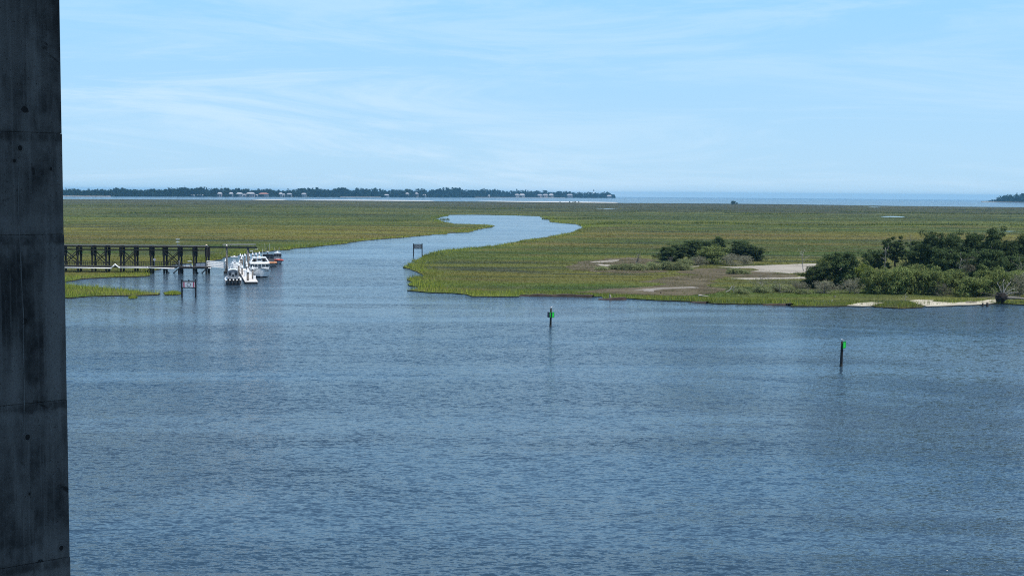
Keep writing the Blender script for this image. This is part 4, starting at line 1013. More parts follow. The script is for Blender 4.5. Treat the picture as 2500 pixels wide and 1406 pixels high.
# ------------------------------------------------------------------ end platform
plat = empty('wharf_platform', (WX(475), YW - 3.0, 0)); tag(plat, 'dark timber platform at the end of the walkway beside the gangway', 'platform')
px0 = plat.location.x
def PX(px): return at(px, 650, YW - 3.0).x - px0
a, b = PX(441.5), PX(512)
for k in range(22):
    c = a + (b - a) * (k + 0.5) / 22; MB().box((c, 0, Zd - 0.10), ((b - a) / 22 - 0.03, 3.6, 0.07)).build('deck_plank', CREO2, plat)
for y_ in (-1.7, 0, 1.7): MB().box(((a + b) / 2, y_, Zd - 0.36), (b - a, 0.18, 0.44)).build('deck_beam', CREO, plat)
for px in (442, 476, 507):
    for y_ in (-1.4, 1.4): MB().tube([(PX(px), y_, -2), (PX(px), y_, Zd - 0.58)], 0.3, 8).build('pile', CREO, plat)
for px in (444, 456, 468, 480, 492, 504, 511):
    MB().box((PX(px), -1.75, Zd + 0.52), (0.09, 0.09, 1.2)).build('railing_post', CREO, plat)
for z in (0.5, 0.8, 1.08): MB().bar((a, -1.82, Zd + z), (b, -1.82, Zd + z), 0.05, 0.06).build('rail', CREO, plat)
for px in (484.5, 496): 
    p_ = MB().box((PX(px + 3.5), -1.9, Zd + 0.46), (1.05, 0.05, 0.72)).build('grey_panel', mat('grey_panel', (0.33, 0.34, 0.38), 0.5, 0.1), plat)
MB().box((PX(474), -1.93, Zd + 0.62), (0.34, 0.05, 0.42)).build('yellow_notice', mat('yellow_notice', (0.62, 0.60, 0.16), 0.5, 0.1), plat)
MB().box((PX(474), -1.93, Zd + 0.16), (0.26, 0.05, 0.34)).build('white_notice', WHITE, plat)
MB().box((PX(461), 0.9, Zd + 1.25), (1.0, 0.5, 0.14)).build('white_locker_top', WHITE, plat)
MB().box((PX(459), -1.2, Zd + 0.12), (1.4, 0.6, 0.3)).build('white_locker', WHITE, plat)
MB().tube([(PX(441), -1.6, Zd), (PX(441), -1.6, Zd + 1.6)], 0.06, 6).build('light_post', WHITE, plat)
# ------------------------------------------------------------------ round notice on a post, and the white water pipe
def disc_sign():
    r = empty('round_notice', (wx + KX(380), YK - 1.1, Zd)); tag(r, 'round pale notice on a thin post above the walkway railing', 'sign')
    MB().tube([(0, 0, 0), (0, 0, 1.9)], 0.03, 6).build('post', GALV, r)
    n = 14; vs = [(math.cos(2 * math.pi * k / n) * 0.36, y, 1.75 + math.sin(2 * math.pi * k / n) * 0.36) for y in (-0.05, -0.08) for k in range(n)]
    MB().add(vs, [tuple(range(n)), tuple(range(2 * n - 1, n - 1, -1))] + [(k, (k + 1) % n, n + (k + 1) % n, n + k) for k in range(n)]).build('disc', mat('pale_notice', (0.42, 0.40, 0.46), 0.5), r)
disc_sign()
def pipe(pts, rad_, lab):
    w_ = [at(x, y, YK - 1.25) for x, y in pts]; o0 = w_[0].copy(); r = empty('water_pipe', o0); tag(r, lab, 'pipe', 'white pipes hung along the walkway')
    for k, (p, q) in enumerate(zip(w_, w_[1:])):
        MB().tube([p - o0, q - o0], rad_, 8).build('pipe_run', WHITE, r, smooth=True)
        MB().tube([q - o0 + Vector((-0.16, 0, 0)), q - o0 + Vector((0.16, 0, 0))], rad_ * 1.3, 8).build('pipe_joint', WHITE, r, smooth=True)
pipe([(-30, 652.5), (150, 653.5), (271, 655), (281, 645.8), (291, 653.6), (360, 653.8), (424, 656)], 0.17, 'long white pipe with a raised kink along the walkway')
pipe([(432, 655), (437, 653.6), (470, 654), (513, 654.6)], 0.14, 'short white pipe under the edge of the end platform')

# ------------------------------------------------------------------ gangway
def gangway():
    A = Vector((WX(513.5), YW - 2.2, Zd)); q = gnd(586, 664); B = Vector((q.x, q.y, 0.75))
    r = empty('gangway', (A.x, A.y, 0)); tag(r, 'white aluminium gangway sloping down from the platform to the dock', 'gangway')
    d = (B - A); d2 = Vector((d.x, d.y, 0)).normalized(); sd = Vector((-d2.y, d2.x, 0)); O = Vector((A.x, A.y, 0))
    for s in (-0.75, 0.75):
        p, e = A + sd * s - O, B + sd * s - O
        for h, rr in ((0.0, 0.26), (0.46, 0.30), (0.90, 0.30), (1.34, 0.26)):
            MB().bar(p + Vector((0, 0, h)), e + Vector((0, 0, h)), 0.10, rr).build('chord', WHITE, r)
        for k in range(9):
            t = k / 8; c = p.lerp(e, t); MB().bar(c, c + Vector((0, 0, 1.3)), 0.07).build('upright', WHITE, r)
            if k < 8:
                c2 = p.lerp(e, (k + 1) / 8); MB().bar(c + Vector((0, 0, 0.05)), c2 + Vector((0, 0, 0.55)), 0.05).build('diagonal', ALU, r)
    for k in range(40):
        c = (A - O).lerp(B - O, (k + 0.5) / 40); MB().bar(c - sd * 0.7, c + sd * 0.7, d.length / 40 - 0.02, 0.04).build('tread', ALU, r)
gangway()

# ------------------------------------------------------------------ floating dock and its piles
DECKC = mat('pale_dock_concrete', (0.60, 0.575, 0.54), 0.8, 0.1, 0.8, bump=0.01)
near = gnd(613, 694); far_ = gnd(607, 648)
ddir = Vector((near.x - far_.x, near.y - far_.y, 0)).normalized()      # pointing to the camera end
near = gnd(614, 693); dn = Vector((0.235, -0.972, 0)).normalized(); dside = Vector((-dn.y, dn.x, 0))
dock = empty('floating_dock', (near.x, near.y, 0), math.atan2(dn.y, dn.x)); tag(dock, 'pale concrete floating dock running out between the moored boats', 'dock')
nseg = 9; Ls = 6.0
for k in range(nseg):
    MB().box((-Ls * (k + 0.5), 0, 0.45), (Ls - 0.06, 3.0, 0.12)).build('pontoon_deck', DECKC, dock, bevel=0.02)
    MB().box((-Ls * (k + 0.5), 0, 0.06), (Ls - 0.1, 2.86, 0.62)).build('pontoon_float', BLACKR, dock)
    for s in (-1, 1): MB().box((-Ls * (k + 0.5), s * 1.53, 0.40), (Ls - 0.2, 0.06, 0.14)).build('fender_strip', CREO2, dock)
for k, (dx_, s) in enumerate(((-1.0, 0.9), (-7, -1.2), (-13, 1.2), (-19, -1.2), (-25, 1.2))):
    MB().tube([(dx_ - 0.22, s, 0.58), (dx_ + 0.22, s, 0.58)], 0.05, 6).build('cleat', GALV, dock); MB().box((dx_, s, 0.53), (0.14, 0.1, 0.08)).build('cleat_foot', GALV, dock)
land = gnd(553, 667); lf = empty('landing_float', (land.x, land.y, 0), math.atan2(dn.y, dn.x)); tag(lf, 'small dark landing float under the gangway piles', 'float')
MB().box((0, 0, 0.20), (2.2, 1.5, 0.5)).build('float_body', BLACKR, lf); MB().box((0, 0, 0.49), (2.1, 1.4, 0.06)).build('float_deck', CREO2, lf)
def piling(px, ytop, ybase, label, r=0.21):
    p = gnd(px, ybase); h = (ybase - ytop) * mpp(p); o = empty('dock_pile', (p.x, p.y, 0)); hc = 0.85 * r / 0.21
    MB().tube([(0, 0, -2), (0, 0, h - hc)], [r * 1.02, r], 10).build('shaft', PILEG, o, smooth=True)
    MB().tube([(0, 0, h - hc), (0, 0, h - hc + 0.14), (0, 0, h)], [r * 1.5, r * 1.45, 0.03], 12).build('cone_cap', WHITE, o, smooth=False)
    tag(o, label, 'pile', 'dock piles with white cone caps')
for a in [(550.5, 631, 664, 'white capped pile left of the gangway, apart from the rest'), (587, 618.5, 652, 'far white capped pile, leftmost of the back rank'),
          (592, 620.5, 650, 'far white capped pile just right of the leftmost back one'), (589.5, 625.5, 655, 'white capped pile standing before the two left back ones'),
          (598, 618, 650, 'far white capped pile left of the tall steel pile'), (609, 619, 650, 'far white capped pile just right of the tall steel pile'),
          (617, 615.5, 646, 'third far white capped pile right of the tall steel pile'), (625, 615.5, 643, 'second white capped pile from the right in the back rank'),
          (633, 613.5, 642, 'rightmost white capped pile of the back rank'), (584.5, 634, 664, 'white capped pile right of the small centre console boat'),
          (583, 641, 672, 'white capped pile beside the cabin of the outboard boat'), (591.2, 646, 676, 'white capped pile in the middle of the left dock edge'),
          (602, 636.5, 668, 'white capped pile left of the fishing boat cabin'), (603, 643, 676, 'white capped pile before the one left of the fishing boat cabin'),
          (616.8, 648.5, 686, 'white capped pile in front of the white boat bow'), (610.2, 648, 668, 'short white capped pile against the white boat windows')]:
    piling(*a)
piling(605.2, 652, 690.5, 'thick near pile with a broad white cap at the dock end', 0.30)
def dock_lamp(px, ytop, ybase, side, label):
    p = gnd(px, ybase); h = (ybase - ytop) * mpp(p); o = empty('dock_lamp', (p.x, p.y, 0)); tag(o, label, 'lamp post')
    MB().tube([(0, 0, 0), (0, 0, h)], [0.09, 0.06], 7).build('pole', STEELD, o)
    MB().bar((0, 0, h), (side * 0.9, 0, h + 0.12), 0.06).build('arm', STEELD, o); MB().box((side * 0.85, 0, h + 0.06), (0.7, 0.3, 0.13)).build('lamp_head', WHITE, o)
dock_lamp(620, 609, 645, 1, 'dark lamp post with a white head behind the white boat'); dock_lamp(607.5, 613, 650, 1, 'dark lamp post with a white head beside the tall steel pile')
# white equipment standing on the dock
def dock_box(d, s, size, label, m):
    p = near + dn * d + dside * s; o = MB().box((0, 0, size[2] / 2), size).build('dock_box', m, bevel=0.03); o.location = (p.x, p.y, 0.5); o.rotation_euler = (0, 0, math.atan2(dn.y, dn.x)); tag(o, label, 'dock box')
dock_box(-20, -0.3, (1.2, 1.2, 1.6), 'tall white dock box in the middle of the floating dock', WHITE)
dock_box(-24, 0.7, (1.8, 0.8, 0.9), 'long white dock box further back on the floating dock', WHITE)
dock_box(-9, 1.1, (0.9, 0.6, 0.9), 'small white dock box by the bow of the white boat', WHITE)
# ================================================================== BOATS (bow along +x, deck up)
def hull(L_, B_, fb_bow, fb_st, draft, tr=0.85, fine=2.2, n=13, flare=0.75):
    """sections of a planing hull from stern (x=0) to bow (x=L)"""
    secs = []
    for k in range(n):
        t = k / (n - 1); x = L_ * t
        bd = B_ / 2 * (tr + (1 - tr) * min(1, t * 2.5)) * (1 - max(0, (t - 0.35) / 0.65) ** fine) + 0.02
        sh = fb_st + (fb_bow - fb_st) * t ** 2
        bc = bd * (flare + (0.2 * (1 - flare)) * (1 - t)) * (1 - 0.25 * t)
        ch = 0.05 + 0.5 * fb_bow * max(0, t - 0.55) ** 1.5
        kz = -draft * (1 - max(0, (t - 0.75) / 0.25) ** 2 * 0.8)
        xs = x - 0.0
        rake = max(0, t - 0.6) / 0.4 * 0.10 * L_
        secs.append([(xs + rake * 0.0, 0, kz), (xs, -bc, ch), (xs + rake * 0.6, -bd, sh), (xs + rake * 0.6, -bd * 0.97, sh + 0.05), (xs + rake * 0.6, bd * 0.97, sh + 0.05), (xs + rake * 0.6, bd, sh), (xs, bc, ch)])
    return secs
def hull_mesh(r, secs, hm, dm, bm_=None):
    top = MB().loft([[s[1], s[2]] for s in secs], False).loft([[s[5], s[6]] for s in secs], False)
    n = len(secs)
    hl = MB(); hl.loft([[s[6], s[0], s[1], s[2], s[5]] for s in secs], True, ring=True)
    o = hl.build('hull', hm, r)
    MB().loft([[(s[3][0], s[3][1], s[3][2] - 0.02), (s[4][0], s[4][1], s[4][2] - 0.02)] for s in secs], False).build('deck', dm, r)
    for sgn, (i, j) in ((-1, (2, 3)), (1, (5, 4))):
        MB().tube([Vector(s[i]) for s in secs], 0.07, 6).build('rub_rail', bm_ or BLACKR, r)
    return o
def boat(name, px, py, heading, label, cat='boat'):
    p = gnd(px, py); r = empty(name, (p.x, p.y, 0), heading); tag(r, label, cat); return r
H_cam = math.atan2(dn.y, dn.x); H_away = H_cam + math.pi
ORANGE = mat('orange_tube', (0.62, 0.27, 0.12), 0.6, 0.1); REDT = mat('red_orange_tube', (0.55, 0.075, 0.045), 0.55, 0.1)
GREYP = mat('dark_grey_paint', (0.055, 0.058, 0.065), 0.5, 0.15, 2.0); SILV = mat('silver_hull', (0.34, 0.35, 0.36), 0.45, 0.12, 2.0, 0.3)
ANTI = mat('dark_bottom_paint', (0.02, 0.02, 0.025), 0.7)
def window_row(parent, x, ys, z0, z1, w, rake=0.0, frame=True):
    for y in ys:
        f = MB().box((x, y, (z0 + z1) / 2), (0.05, w + 0.08, z1 - z0 + 0.08), Matrix.Rotation(rake, 3, 'Y')).build('window_frame', BLACKR, parent)
        MB().box((x + 0.035, y, (z0 + z1) / 2), (0.03, w, z1 - z0), Matrix.Rotation(rake, 3, 'Y')).build('pane', GLASS, f)
# --- the big white fishing boat, bow to the camera
def fishing_boat():
    Lh = 13.0; r = boat('cabin_boat', 633, 672, H_cam, 'large white cabin boat with upper steering station, bow towards the camera')
    q = gnd(636, 678.5); d = Vector((math.cos(H_cam), math.sin(H_cam), 0)); r.location = q - d * (Lh + 0.2); r.location.z = 0
    secs = hull(Lh, 6.1, 2.45, 1.4, 0.7, 0.92, 3.2, 15, 0.86); hull_mesh(r, secs, GELCOAT, GELCOAT, GREYP)
    MB().loft([[(s[6][0], s[6][1] * 1.012, s[6][2] - 0.02), (s[0][0] + 0.01, 0, s[0][2] - 0.03), (s[1][0], s[1][1] * 1.012, s[1][2] - 0.02)] for s in secs], True).build('bottom_paint', ANTI, r)
    # cabin with five front windows
    cab = MB().loft([[(x, -y, z0), (x, y, z0), (x - s, y * 0.96, z1), (x - s, -y * 0.96, z1)] for x, y, z0, z1, s in ((3.6, 2.35, 1.3, 3.35, 0.0), (9.9, 2.35, 1.9, 3.42, 0.22))], True, True).build('cabin', GELCOAT, r)
    window_row(cab, 9.84, [-1.84, -0.95, 0.0, 0.95, 1.84], 2.58, 3.18, 0.68, -0.15)
    for s in (-1, 1):
        for k in range(4):
            f = MB().box((4.6 + k * 1.25, s * 2.33, 2.85), (0.9, 0.05, 0.55)).build('side_window', BLACKR, cab)
            MB().box((4.6 + k * 1.25, s * 2.36, 2.85), (0.8, 0.02, 0.46)).build('pane', GLASS, f)
    MB().box((10.05, 0, 2.2), (0.3, 0.9, 0.35)).build('hatch', GREYP, cab)
    vis = MB().box((6.5, 0, 3.48), (7.2, 5.0, 0.16)).build('flybridge_floor', GELCOAT, r, bevel=0.04)
    MB().box((9.5, 0, 3.70), (0.12, 4.7, 0.34)).build('flybridge_coaming', GELCOAT, r)
    for s in (-1, 1): MB().box((6.8, s * 2.32, 3.70), (5.3, 0.12, 0.34)).build('side_coaming', GELCOAT, r)
    console = MB().box((7.8, 0.0, 4.0), (1.0, 1.5, 0.95), taper=0.8).build('steering_console', GELCOAT, r, bevel=0.05)
    MB().box((8.3, 0, 4.28), (0.05, 1.0, 0.35)).build('console_screen', GLASS, console)
    for y in (-1.2, 1.2): MB().box((6.6, y, 4.0), (0.6, 0.6, 0.9)).build('helm_seat', BLACKR, r)
    for s in (-1, 1):
        for x0, x1 in ((9.4, 8.2), (4.6, 5.0)): MB().bar((x0, s * 2.28, 3.8), (x1, s * 1.62, 4.82), 0.15).build('hardtop_post', GELCOAT, r)
    top = MB().box((6.6, 0, 4.88), (4.0, 3.5, 0.14)).build('hardtop', GELCOAT, r, bevel=0.04)
    MB().tube([(6.4, 0, 4.95), (6.4, 0, 5.2)], [0.34, 0.30], 12).build('radar_dome', GELCOAT, top); MB().tube([(5.6, 0.9, 4.95), (5.6, 0.9, 7.0)], 0.025, 5).build('whip_aerial', WHITE, top)
    MB().tube([(7.2, -0.8, 4.95), (7.2, -0.8, 5.25)], 0.12, 8).build('horn', GREYP, top)
    # bow rail and the short row of dark letters on each bow
    for s in (-1, 1):
        pts = [Vector((sec[5][0], s * sec[5][1] * 0.95, sec[5][2] + 0.55)) for sec in secs[9:]]
        MB().tube(pts, 0.03, 5).build('bow_rail', ALU, r)
        for sec in secs[9:14:2]: MB().tube([(sec[5][0], s * sec[5][1] * 0.95, sec[5][2]), (sec[5][0], s * sec[5][1] * 0.95, sec[5][2] + 0.55)], 0.02, 5).build('stanchion', ALU, r)
        for k in range(7):
            t = k / 7; a = Vector(secs[11][5 if s > 0 else 2]).lerp(Vector(secs[13][5 if s > 0 else 2]), t); a.z -= 0.42; a.y *= 1.01
            b = Vector(secs[11][5 if s > 0 else 2]).lerp(Vector(secs[13][5 if s > 0 else 2]), t + 0.09); b.z -= 0.42; b.y *= 1.01
            MB().bar(a, b, 0.05, 0.2 if k % 3 else 0.12).build('bow_lettering', GREYP, r)
fishing_boat()
# --- grey outboard boat, stern to the camera
def outboard_boat():
    Lh = 10.5; r = boat('outboard_patrol_boat', 570, 696, H_away, 'grey cabin boat with four black outboard engines, stern towards the camera')
    secs = hull(Lh, 4.0, 1.9, 1.05, 0.6, 0.95, 2.6, 13, 0.8); hull_mesh(r, secs, GREYP, GELCOAT, BLACKR)
    for s in (-1, 1):   # white gunwale flares
        MB().loft([[(q[5][0], s * q[5][1] * 1.0, q[5][2] + 0.02), (q[5][0], s * q[5][1] * 1.02, q[5][2] - 0.45), (q[5][0], s * (q[5][1] * 0.8 - 0.02), q[5][2] + 0.16)] for q in secs[:11]], True, True).build('gunwale', GELCOAT, r)
    cab = MB(); prof = [(-1.22, 1.0), (-1.28, 2.6), (-1.0, 3.15), (-0.5, 3.38), (0, 3.45), (0.5, 3.38), (1.0, 3.15), (1.28, 2.6), (1.22, 1.0)]
    cab.loft([[(x, y * k, z) for y, z in prof] for x, k in ((2.4, 1.0), (5.8, 1.0), (6.9, 0.8))], True, True); c = cab.build('cabin', mat('blue_grey_cabin', (0.17, 0.19, 0.215), 0.45, 0.12), r)
    MB().loft([[(x, y * 1.03, z + 0.04) for y, z in prof[2:7]] + [(x, y * 1.05, z + 0.16) for y, z in prof[6:1:-1]] for x in (2.2, 6.2)], True, True).build('cabin_roof', GELCOAT, r)
    for y, w_, z0, z1 in ((-0.72, 0.42, 2.2, 2.75), (0.72, 0.42, 2.2, 2.75), (0.0, 0.44, 1.15, 2.85)):
        f = MB().box((2.37, y, (z0 + z1) / 2), (0.05, w_ + 0.1, z1 - z0 + 0.1)).build('door' if y == 0 else 'window_frame', GALV if y == 0 else BLACKR, c)
        MB().box((2.33, y, max(z0 + 0.9, (z0 + z1) / 2) if y == 0 else (z0 + z1) / 2), (0.03, w_, 0.6 if y == 0 else z1 - z0)).build('pane', GLASS, f)
    for s in (-1, 1):
        MB().bar((3.6, s * 0.75, 3.4), (3.9, s * 0.22, 4.75), 0.09).build('mast_leg', GELCOAT, r); MB().tube([(0.2, s * 1.85, 1.1), (3.0, s * 1.9, 1.75)], 0.03, 5).build('side_rail', ALU, r)
    MB().box((3.9, 0, 4.78), (0.4, 0.8, 0.1)).build('mast_head', GELCOAT, r); MB().tube([(3.9, 0, 4.82), (3.9, 0, 5.05)], [0.28, 0.22], 10).build('radar_dome', GELCOAT, r)
    for y in (-1.2, -0.4, 0.4, 1.2):
        e = empty_part('outboard_engine', r, (-0.35, y, 0.0))
        MB().loft([[(x, yy * k, z) for yy, z in ((-0.24, 0.95), (-0.26, 1.35), (-0.16, 1.62), (0.16, 1.62), (0.26, 1.35), (0.24, 0.95))] for x, k in ((-0.42, 0.8), (-0.1, 1.0), (0.3, 0.85))], True, True).build('engine_cowl', BLACKR, e)
        MB().box((-0.1, 0, 1.65), (0.5, 0.26, 0.06)).build('cowl_stripe', GELCOAT, e); MB().box((-0.05, 0, 0.3), (0.32, 0.18, 1.3)).build('engine_leg', BLACKR, e); MB().box((0.28, 0, 0.75), (0.3, 0.34, 0.4)).build('engine_bracket', GALV, e)
def empty_part(name, parent, loc):
    o = bpy.data.objects.new(name, None); COL.objects.link(o); o.parent = parent; o.location = loc; return o
outboard_boat()
# --- grey patrol boat with mast and orange collar, behind the white boat
def patrol_boat(px, py, bowpx, Lh, B_, label, collar_m, cabin_m, tall, back):
    q = gnd(px, py); d = Vector((math.cos(H_cam), math.sin(H_cam), 0)); r = empty('patrol_boat', q - d * (Lh - back), H_cam); r.location.z = 0; tag(r, label, 'boat')
    secs = hull(Lh, B_, 1.45, 0.95, 0.5, 0.95, 2.6, 13, 0.8); hull_mesh(r, secs, SILV, SILV, BLACKR)
    for s in (1,):
        pts = [Vector((q_[5][0], q_[5][1] * 1.0, q_[5][2] - 0.12)) for q_ in secs]; pts2 = [Vector((q_[2][0], q_[2][1] * 1.0, q_[2][2] - 0.12)) for q_ in secs]
        MB().tube(pts + pts2[::-1], 0.27, 9).build('foam_collar', collar_m, r, smooth=True)
    c0 = 0.34 * Lh; c1 = 0.66 * Lh; w_ = B_ * 0.36; ht = 2.35 if tall else 2.1; zb = 1.05 if tall else 0.95
    cab = MB().loft([[(x, -y, zb), (x, y, zb), (x - s, y * 0.97, zb + ht * 0.55), (x - s * 2.2, y * 0.8, zb + ht), (x - s * 2.2, -y * 0.8, zb + ht), (x - s, -y * 0.97, zb + ht * 0.55)] for x, y, s in ((c0, w_, -0.15), (c1, w_, 0.28))], True, True).build('wheelhouse', cabin_m, r)
    zm = zb + ht * 0.76
    for y in ((-0.62, 0.0, 0.62)):
        f = MB().box((c1 - 0.42, y * w_ / 1.0, zm), (0.06, 0.52 * w_, ht * 0.30), Matrix.Rotation(-0.45, 3, 'Y')).build('window_frame', BLACKR, cab)
        MB().box((c1 - 0.37, y * w_ / 1.0, zm), (0.04, 0.46 * w_, ht * 0.25), Matrix.Rotation(-0.45, 3, 'Y')).build('pane', GLASS, f)
    for s in (-1, 1):
        for k in range(3):
            f = MB().box((c0 + 0.7 + k * 0.9, s * w_ * 0.92, zm), (0.7, 0.06, ht * 0.28), Matrix.Rotation(-s * 0.32, 3, 'X')).build('side_window', BLACKR, cab); MB().box((c0 + 0.7 + k * 0.9, s * w_ * 0.945, zm), (0.6, 0.04, ht * 0.22), Matrix.Rotation(-s * 0.32, 3, 'X')).build('pane', GLASS, f)
    MB().box(((c0 + c1) / 2 - 0.1, 0, zb + ht + 0.05), (c1 - c0 - 0.4, w_ * 1.7, 0.08)).build('wheelhouse_roof', cabin_m if tall else GELCOAT, r)
    mx_ = c0 + 0.8; mh = 2.2 if tall else 0.9
    mst = MB().tube([(mx_, 0, zb + ht), (mx_, 0, zb + ht + mh)], [0.12, 0.07], 7).build('mast', cabin_m if tall else GELCOAT, r)
    MB().bar((mx_, -0.7, zb + ht + mh * 0.55), (mx_, 0.7, zb + ht + mh * 0.55), 0.07).build('mast_yard', STEELD if tall else GELCOAT, mst)
    MB().tube([(mx_ + 0.25, 0, zb + ht + mh * 0.3), (mx_ + 0.25, 0, zb + ht + mh * 0.3 + 0.25)], [0.32, 0.28], 10).build('radar_dome', GELCOAT, mst)
    for y in (-0.6, 0.5): MB().tube([(mx_ - 0.2, y, zb + ht), (mx_ - 0.5, y * 1.3, zb + ht + mh + 1.0)], 0.02, 5).build('whip_aerial', WHITE, mst)
    MB().box((0.78 * Lh, 0, 1.25), (0.9, 1.0, 0.5)).build('fore_locker', GELCOAT, r)
    for s in (-1, 1): MB().box((-0.2, s * 0.6, 0.8), (0.5, 0.5, 1.2), taper=0.8).build('outboard_engine', BLACKR, r)
    return r
patrol_boat(656, 652, 660, 12.0, 5.0, 'dark grey patrol boat with mast and orange collar behind the white boat', ORANGE, GREYP, True, 1.0)
patrol_boat(679, 645, 680, 8.5, 3.4, 'small patrol boat with a bright red collar, farthest right', REDT, mat('blue_grey_wheelhouse', (0.10, 0.12, 0.14), 0.45, 0.1), False, 0.3)
# --- small centre console boat behind the gangway
def console_boat():
    Lh = 7.5; r = boat('centre_console_boat', 573, 652, H_away, 'small white centre console boat with a T-top behind the gangway')
    secs = hull(Lh, 2.6, 1.2, 0.8, 0.35, 0.92, 2.4, 11, 0.8); hull_mesh(r, secs, GELCOAT, GELCOAT, GREYP)
    MB().box((3.4, 0, 1.4), (0.9, 0.9, 1.2), taper=0.85).build('console', GELCOAT, r)
    for x in (2.9, 4.0):
        for s in (-1, 1): MB().tube([(x, s * 0.7, 0.8), (x, s * 0.8, 2.75)], 0.035, 6).build('top_post', ALU, r)
    MB().box((3.4, 0, 2.82), (2.2, 2.1, 0.10)).build('hard_top', GELCOAT, r, bevel=0.03); MB().box((3.4, 0, 2.66), (1.9, 1.9, 0.14)).build('canvas_liner', BLACKR, r)
    MB().tube([(3.3, 0, 2.9), (3.3, 0, 3.1)], [0.28, 0.24], 10).build('radar_dome', GELCOAT, r)
    MB().box((-0.2, 0, 0.7), (0.5, 0.45, 1.2), taper=0.8).build('outboard_engine', BLACKR, r)
console_boat()
# ================================================================== SIGNS AND CHANNEL MARKS
def sign_face():
    if 'translucent_sign' in MATS: return MATS['translucent_sign']
    m = mat('translucent_sign', (0.86, 0.86, 0.86), 0.4, 0.05, 3.0); t = m.node_tree; b = t.nodes['Principled BSDF']; out = t.nodes['Material Output']
    tr = N(t, 'ShaderNodeBsdfTranslucent'); tr.inputs[0].default_value = (0.86, 0.86, 0.86, 1); ms = N(t, 'ShaderNodeMixShader'); ms.inputs[0].default_value = 0.45
    L(t, b.outputs[0], ms.inputs[1]); L(t, tr.outputs[0], ms.inputs[2]); L(t, ms.outputs[0], out.inputs[0]); return m
def crossing_sign(pxl, pxr, ytl, ytr, ybase, yu, yl, label, near_):
    p0 = gnd(pxl, ybase + (ybase - 727) * 0); p1 = at(pxr, ybase, p0.y); k = mpp(p0)
    r = empty('crossing_sign', (p0.x, p0.y, 0)); tag(r, label, 'sign', 'framed crossing signs standing in the water')
    Wd = (pxr - pxl) * k; TW = mat('dark_sign_timber', (0.012, 0.012, 0.016), 0.85, 0.3)
    hz = lambda y: (ybase - y) * k
    for x, yt in ((0, ytl), (Wd, ytr)):
        MB().tube([(x, 0, -2), (x, 0, hz(yt))], 0.17, 8).build('post', TW, r)
    zu, zl = hz(yu), hz(yl)
    for z in (zu, zl): MB().bar((-0.05, -0.2, z), (Wd + 0.1, -0.2, z), 0.10, 0.18).build('cross_rail', TW if near_ else TW, r)
    for z in (zu + 0.14, zl + 0.14):
        MB().bar((0.1, -0.22, z), (Wd + 0.12, -0.22, z), 0.12, 0.05).build('rail_cap', CREO2, r)
    ph = zu - zl - 0.22; zc = (zu + zl) / 2; x0, x1 = 0.22, Wd - 0.08; fm = 1 if near_ else -1
    panel = MB().box(((x0 + x1) / 2, -0.31, zc), (x1 - x0, 0.05, ph)).build('sign_panel', sign_face() if near_ else mat('sign_back_metal', (0.22, 0.24, 0.26), 0.5, 0.1, 2.0), r)
    bm_ = mat('sign_red', (0.42, 0.05, 0.10), 0.5, 0.15) if near_ else TW
    w_ = x1 - x0
    for c in (x0 + 0.11 * w_, x1 - 0.09 * w_): MB().box((c, -0.345, zc), (0.10 * w_, 0.014, ph - 0.01)).build('border_band', bm_, panel)
    # the ring in the middle of the panel
    n = 20; R_ = ph * 0.40; xc = (x0 + x1) / 2 + 0.02; vs = []
    for rr in (R_, R_ * 0.80):
        for j in range(n): vs.append((xc + math.cos(2 * math.pi * j / n) * rr, -0.355, zc + math.sin(2 * math.pi * j / n) * rr))
    MB().add(vs, [(j, (j + 1) % n, n + (j + 1) % n, n + j) for j in range(n)]).build('ring_emblem', TW, panel, recalc=False)
    if near_: MB().box((xc, -0.22, zu + 0.25), (0.22, 0.12, 0.35)).build('sign_light', TW, r)
    for x, yt in ((0, ytl), (Wd, ytr)): MB().tube([(x, 0, hz(yt)), (x, 0, hz(yt) + (0.3 if near_ else 0.1))], [0.05, 0.01], 5).build('bird_spike', GALV, r)
crossing_sign(444.5, 478, 682, 681, 726, 687, 702, 'near white and red framed crossing sign on two dark posts', True)
crossing_sign(1009.5, 1030.5, 595, 594.5, 626, 597, 607, 'far dark framed crossing sign at the mouth of the creek', False)
GREENB = mat('fluorescent_green', (0.015, 0.56, 0.055), 0.65, 0.15); DGREEN = mat('dark_green_border', (0.0, 0.20, 0.03), 0.6, 0.1)
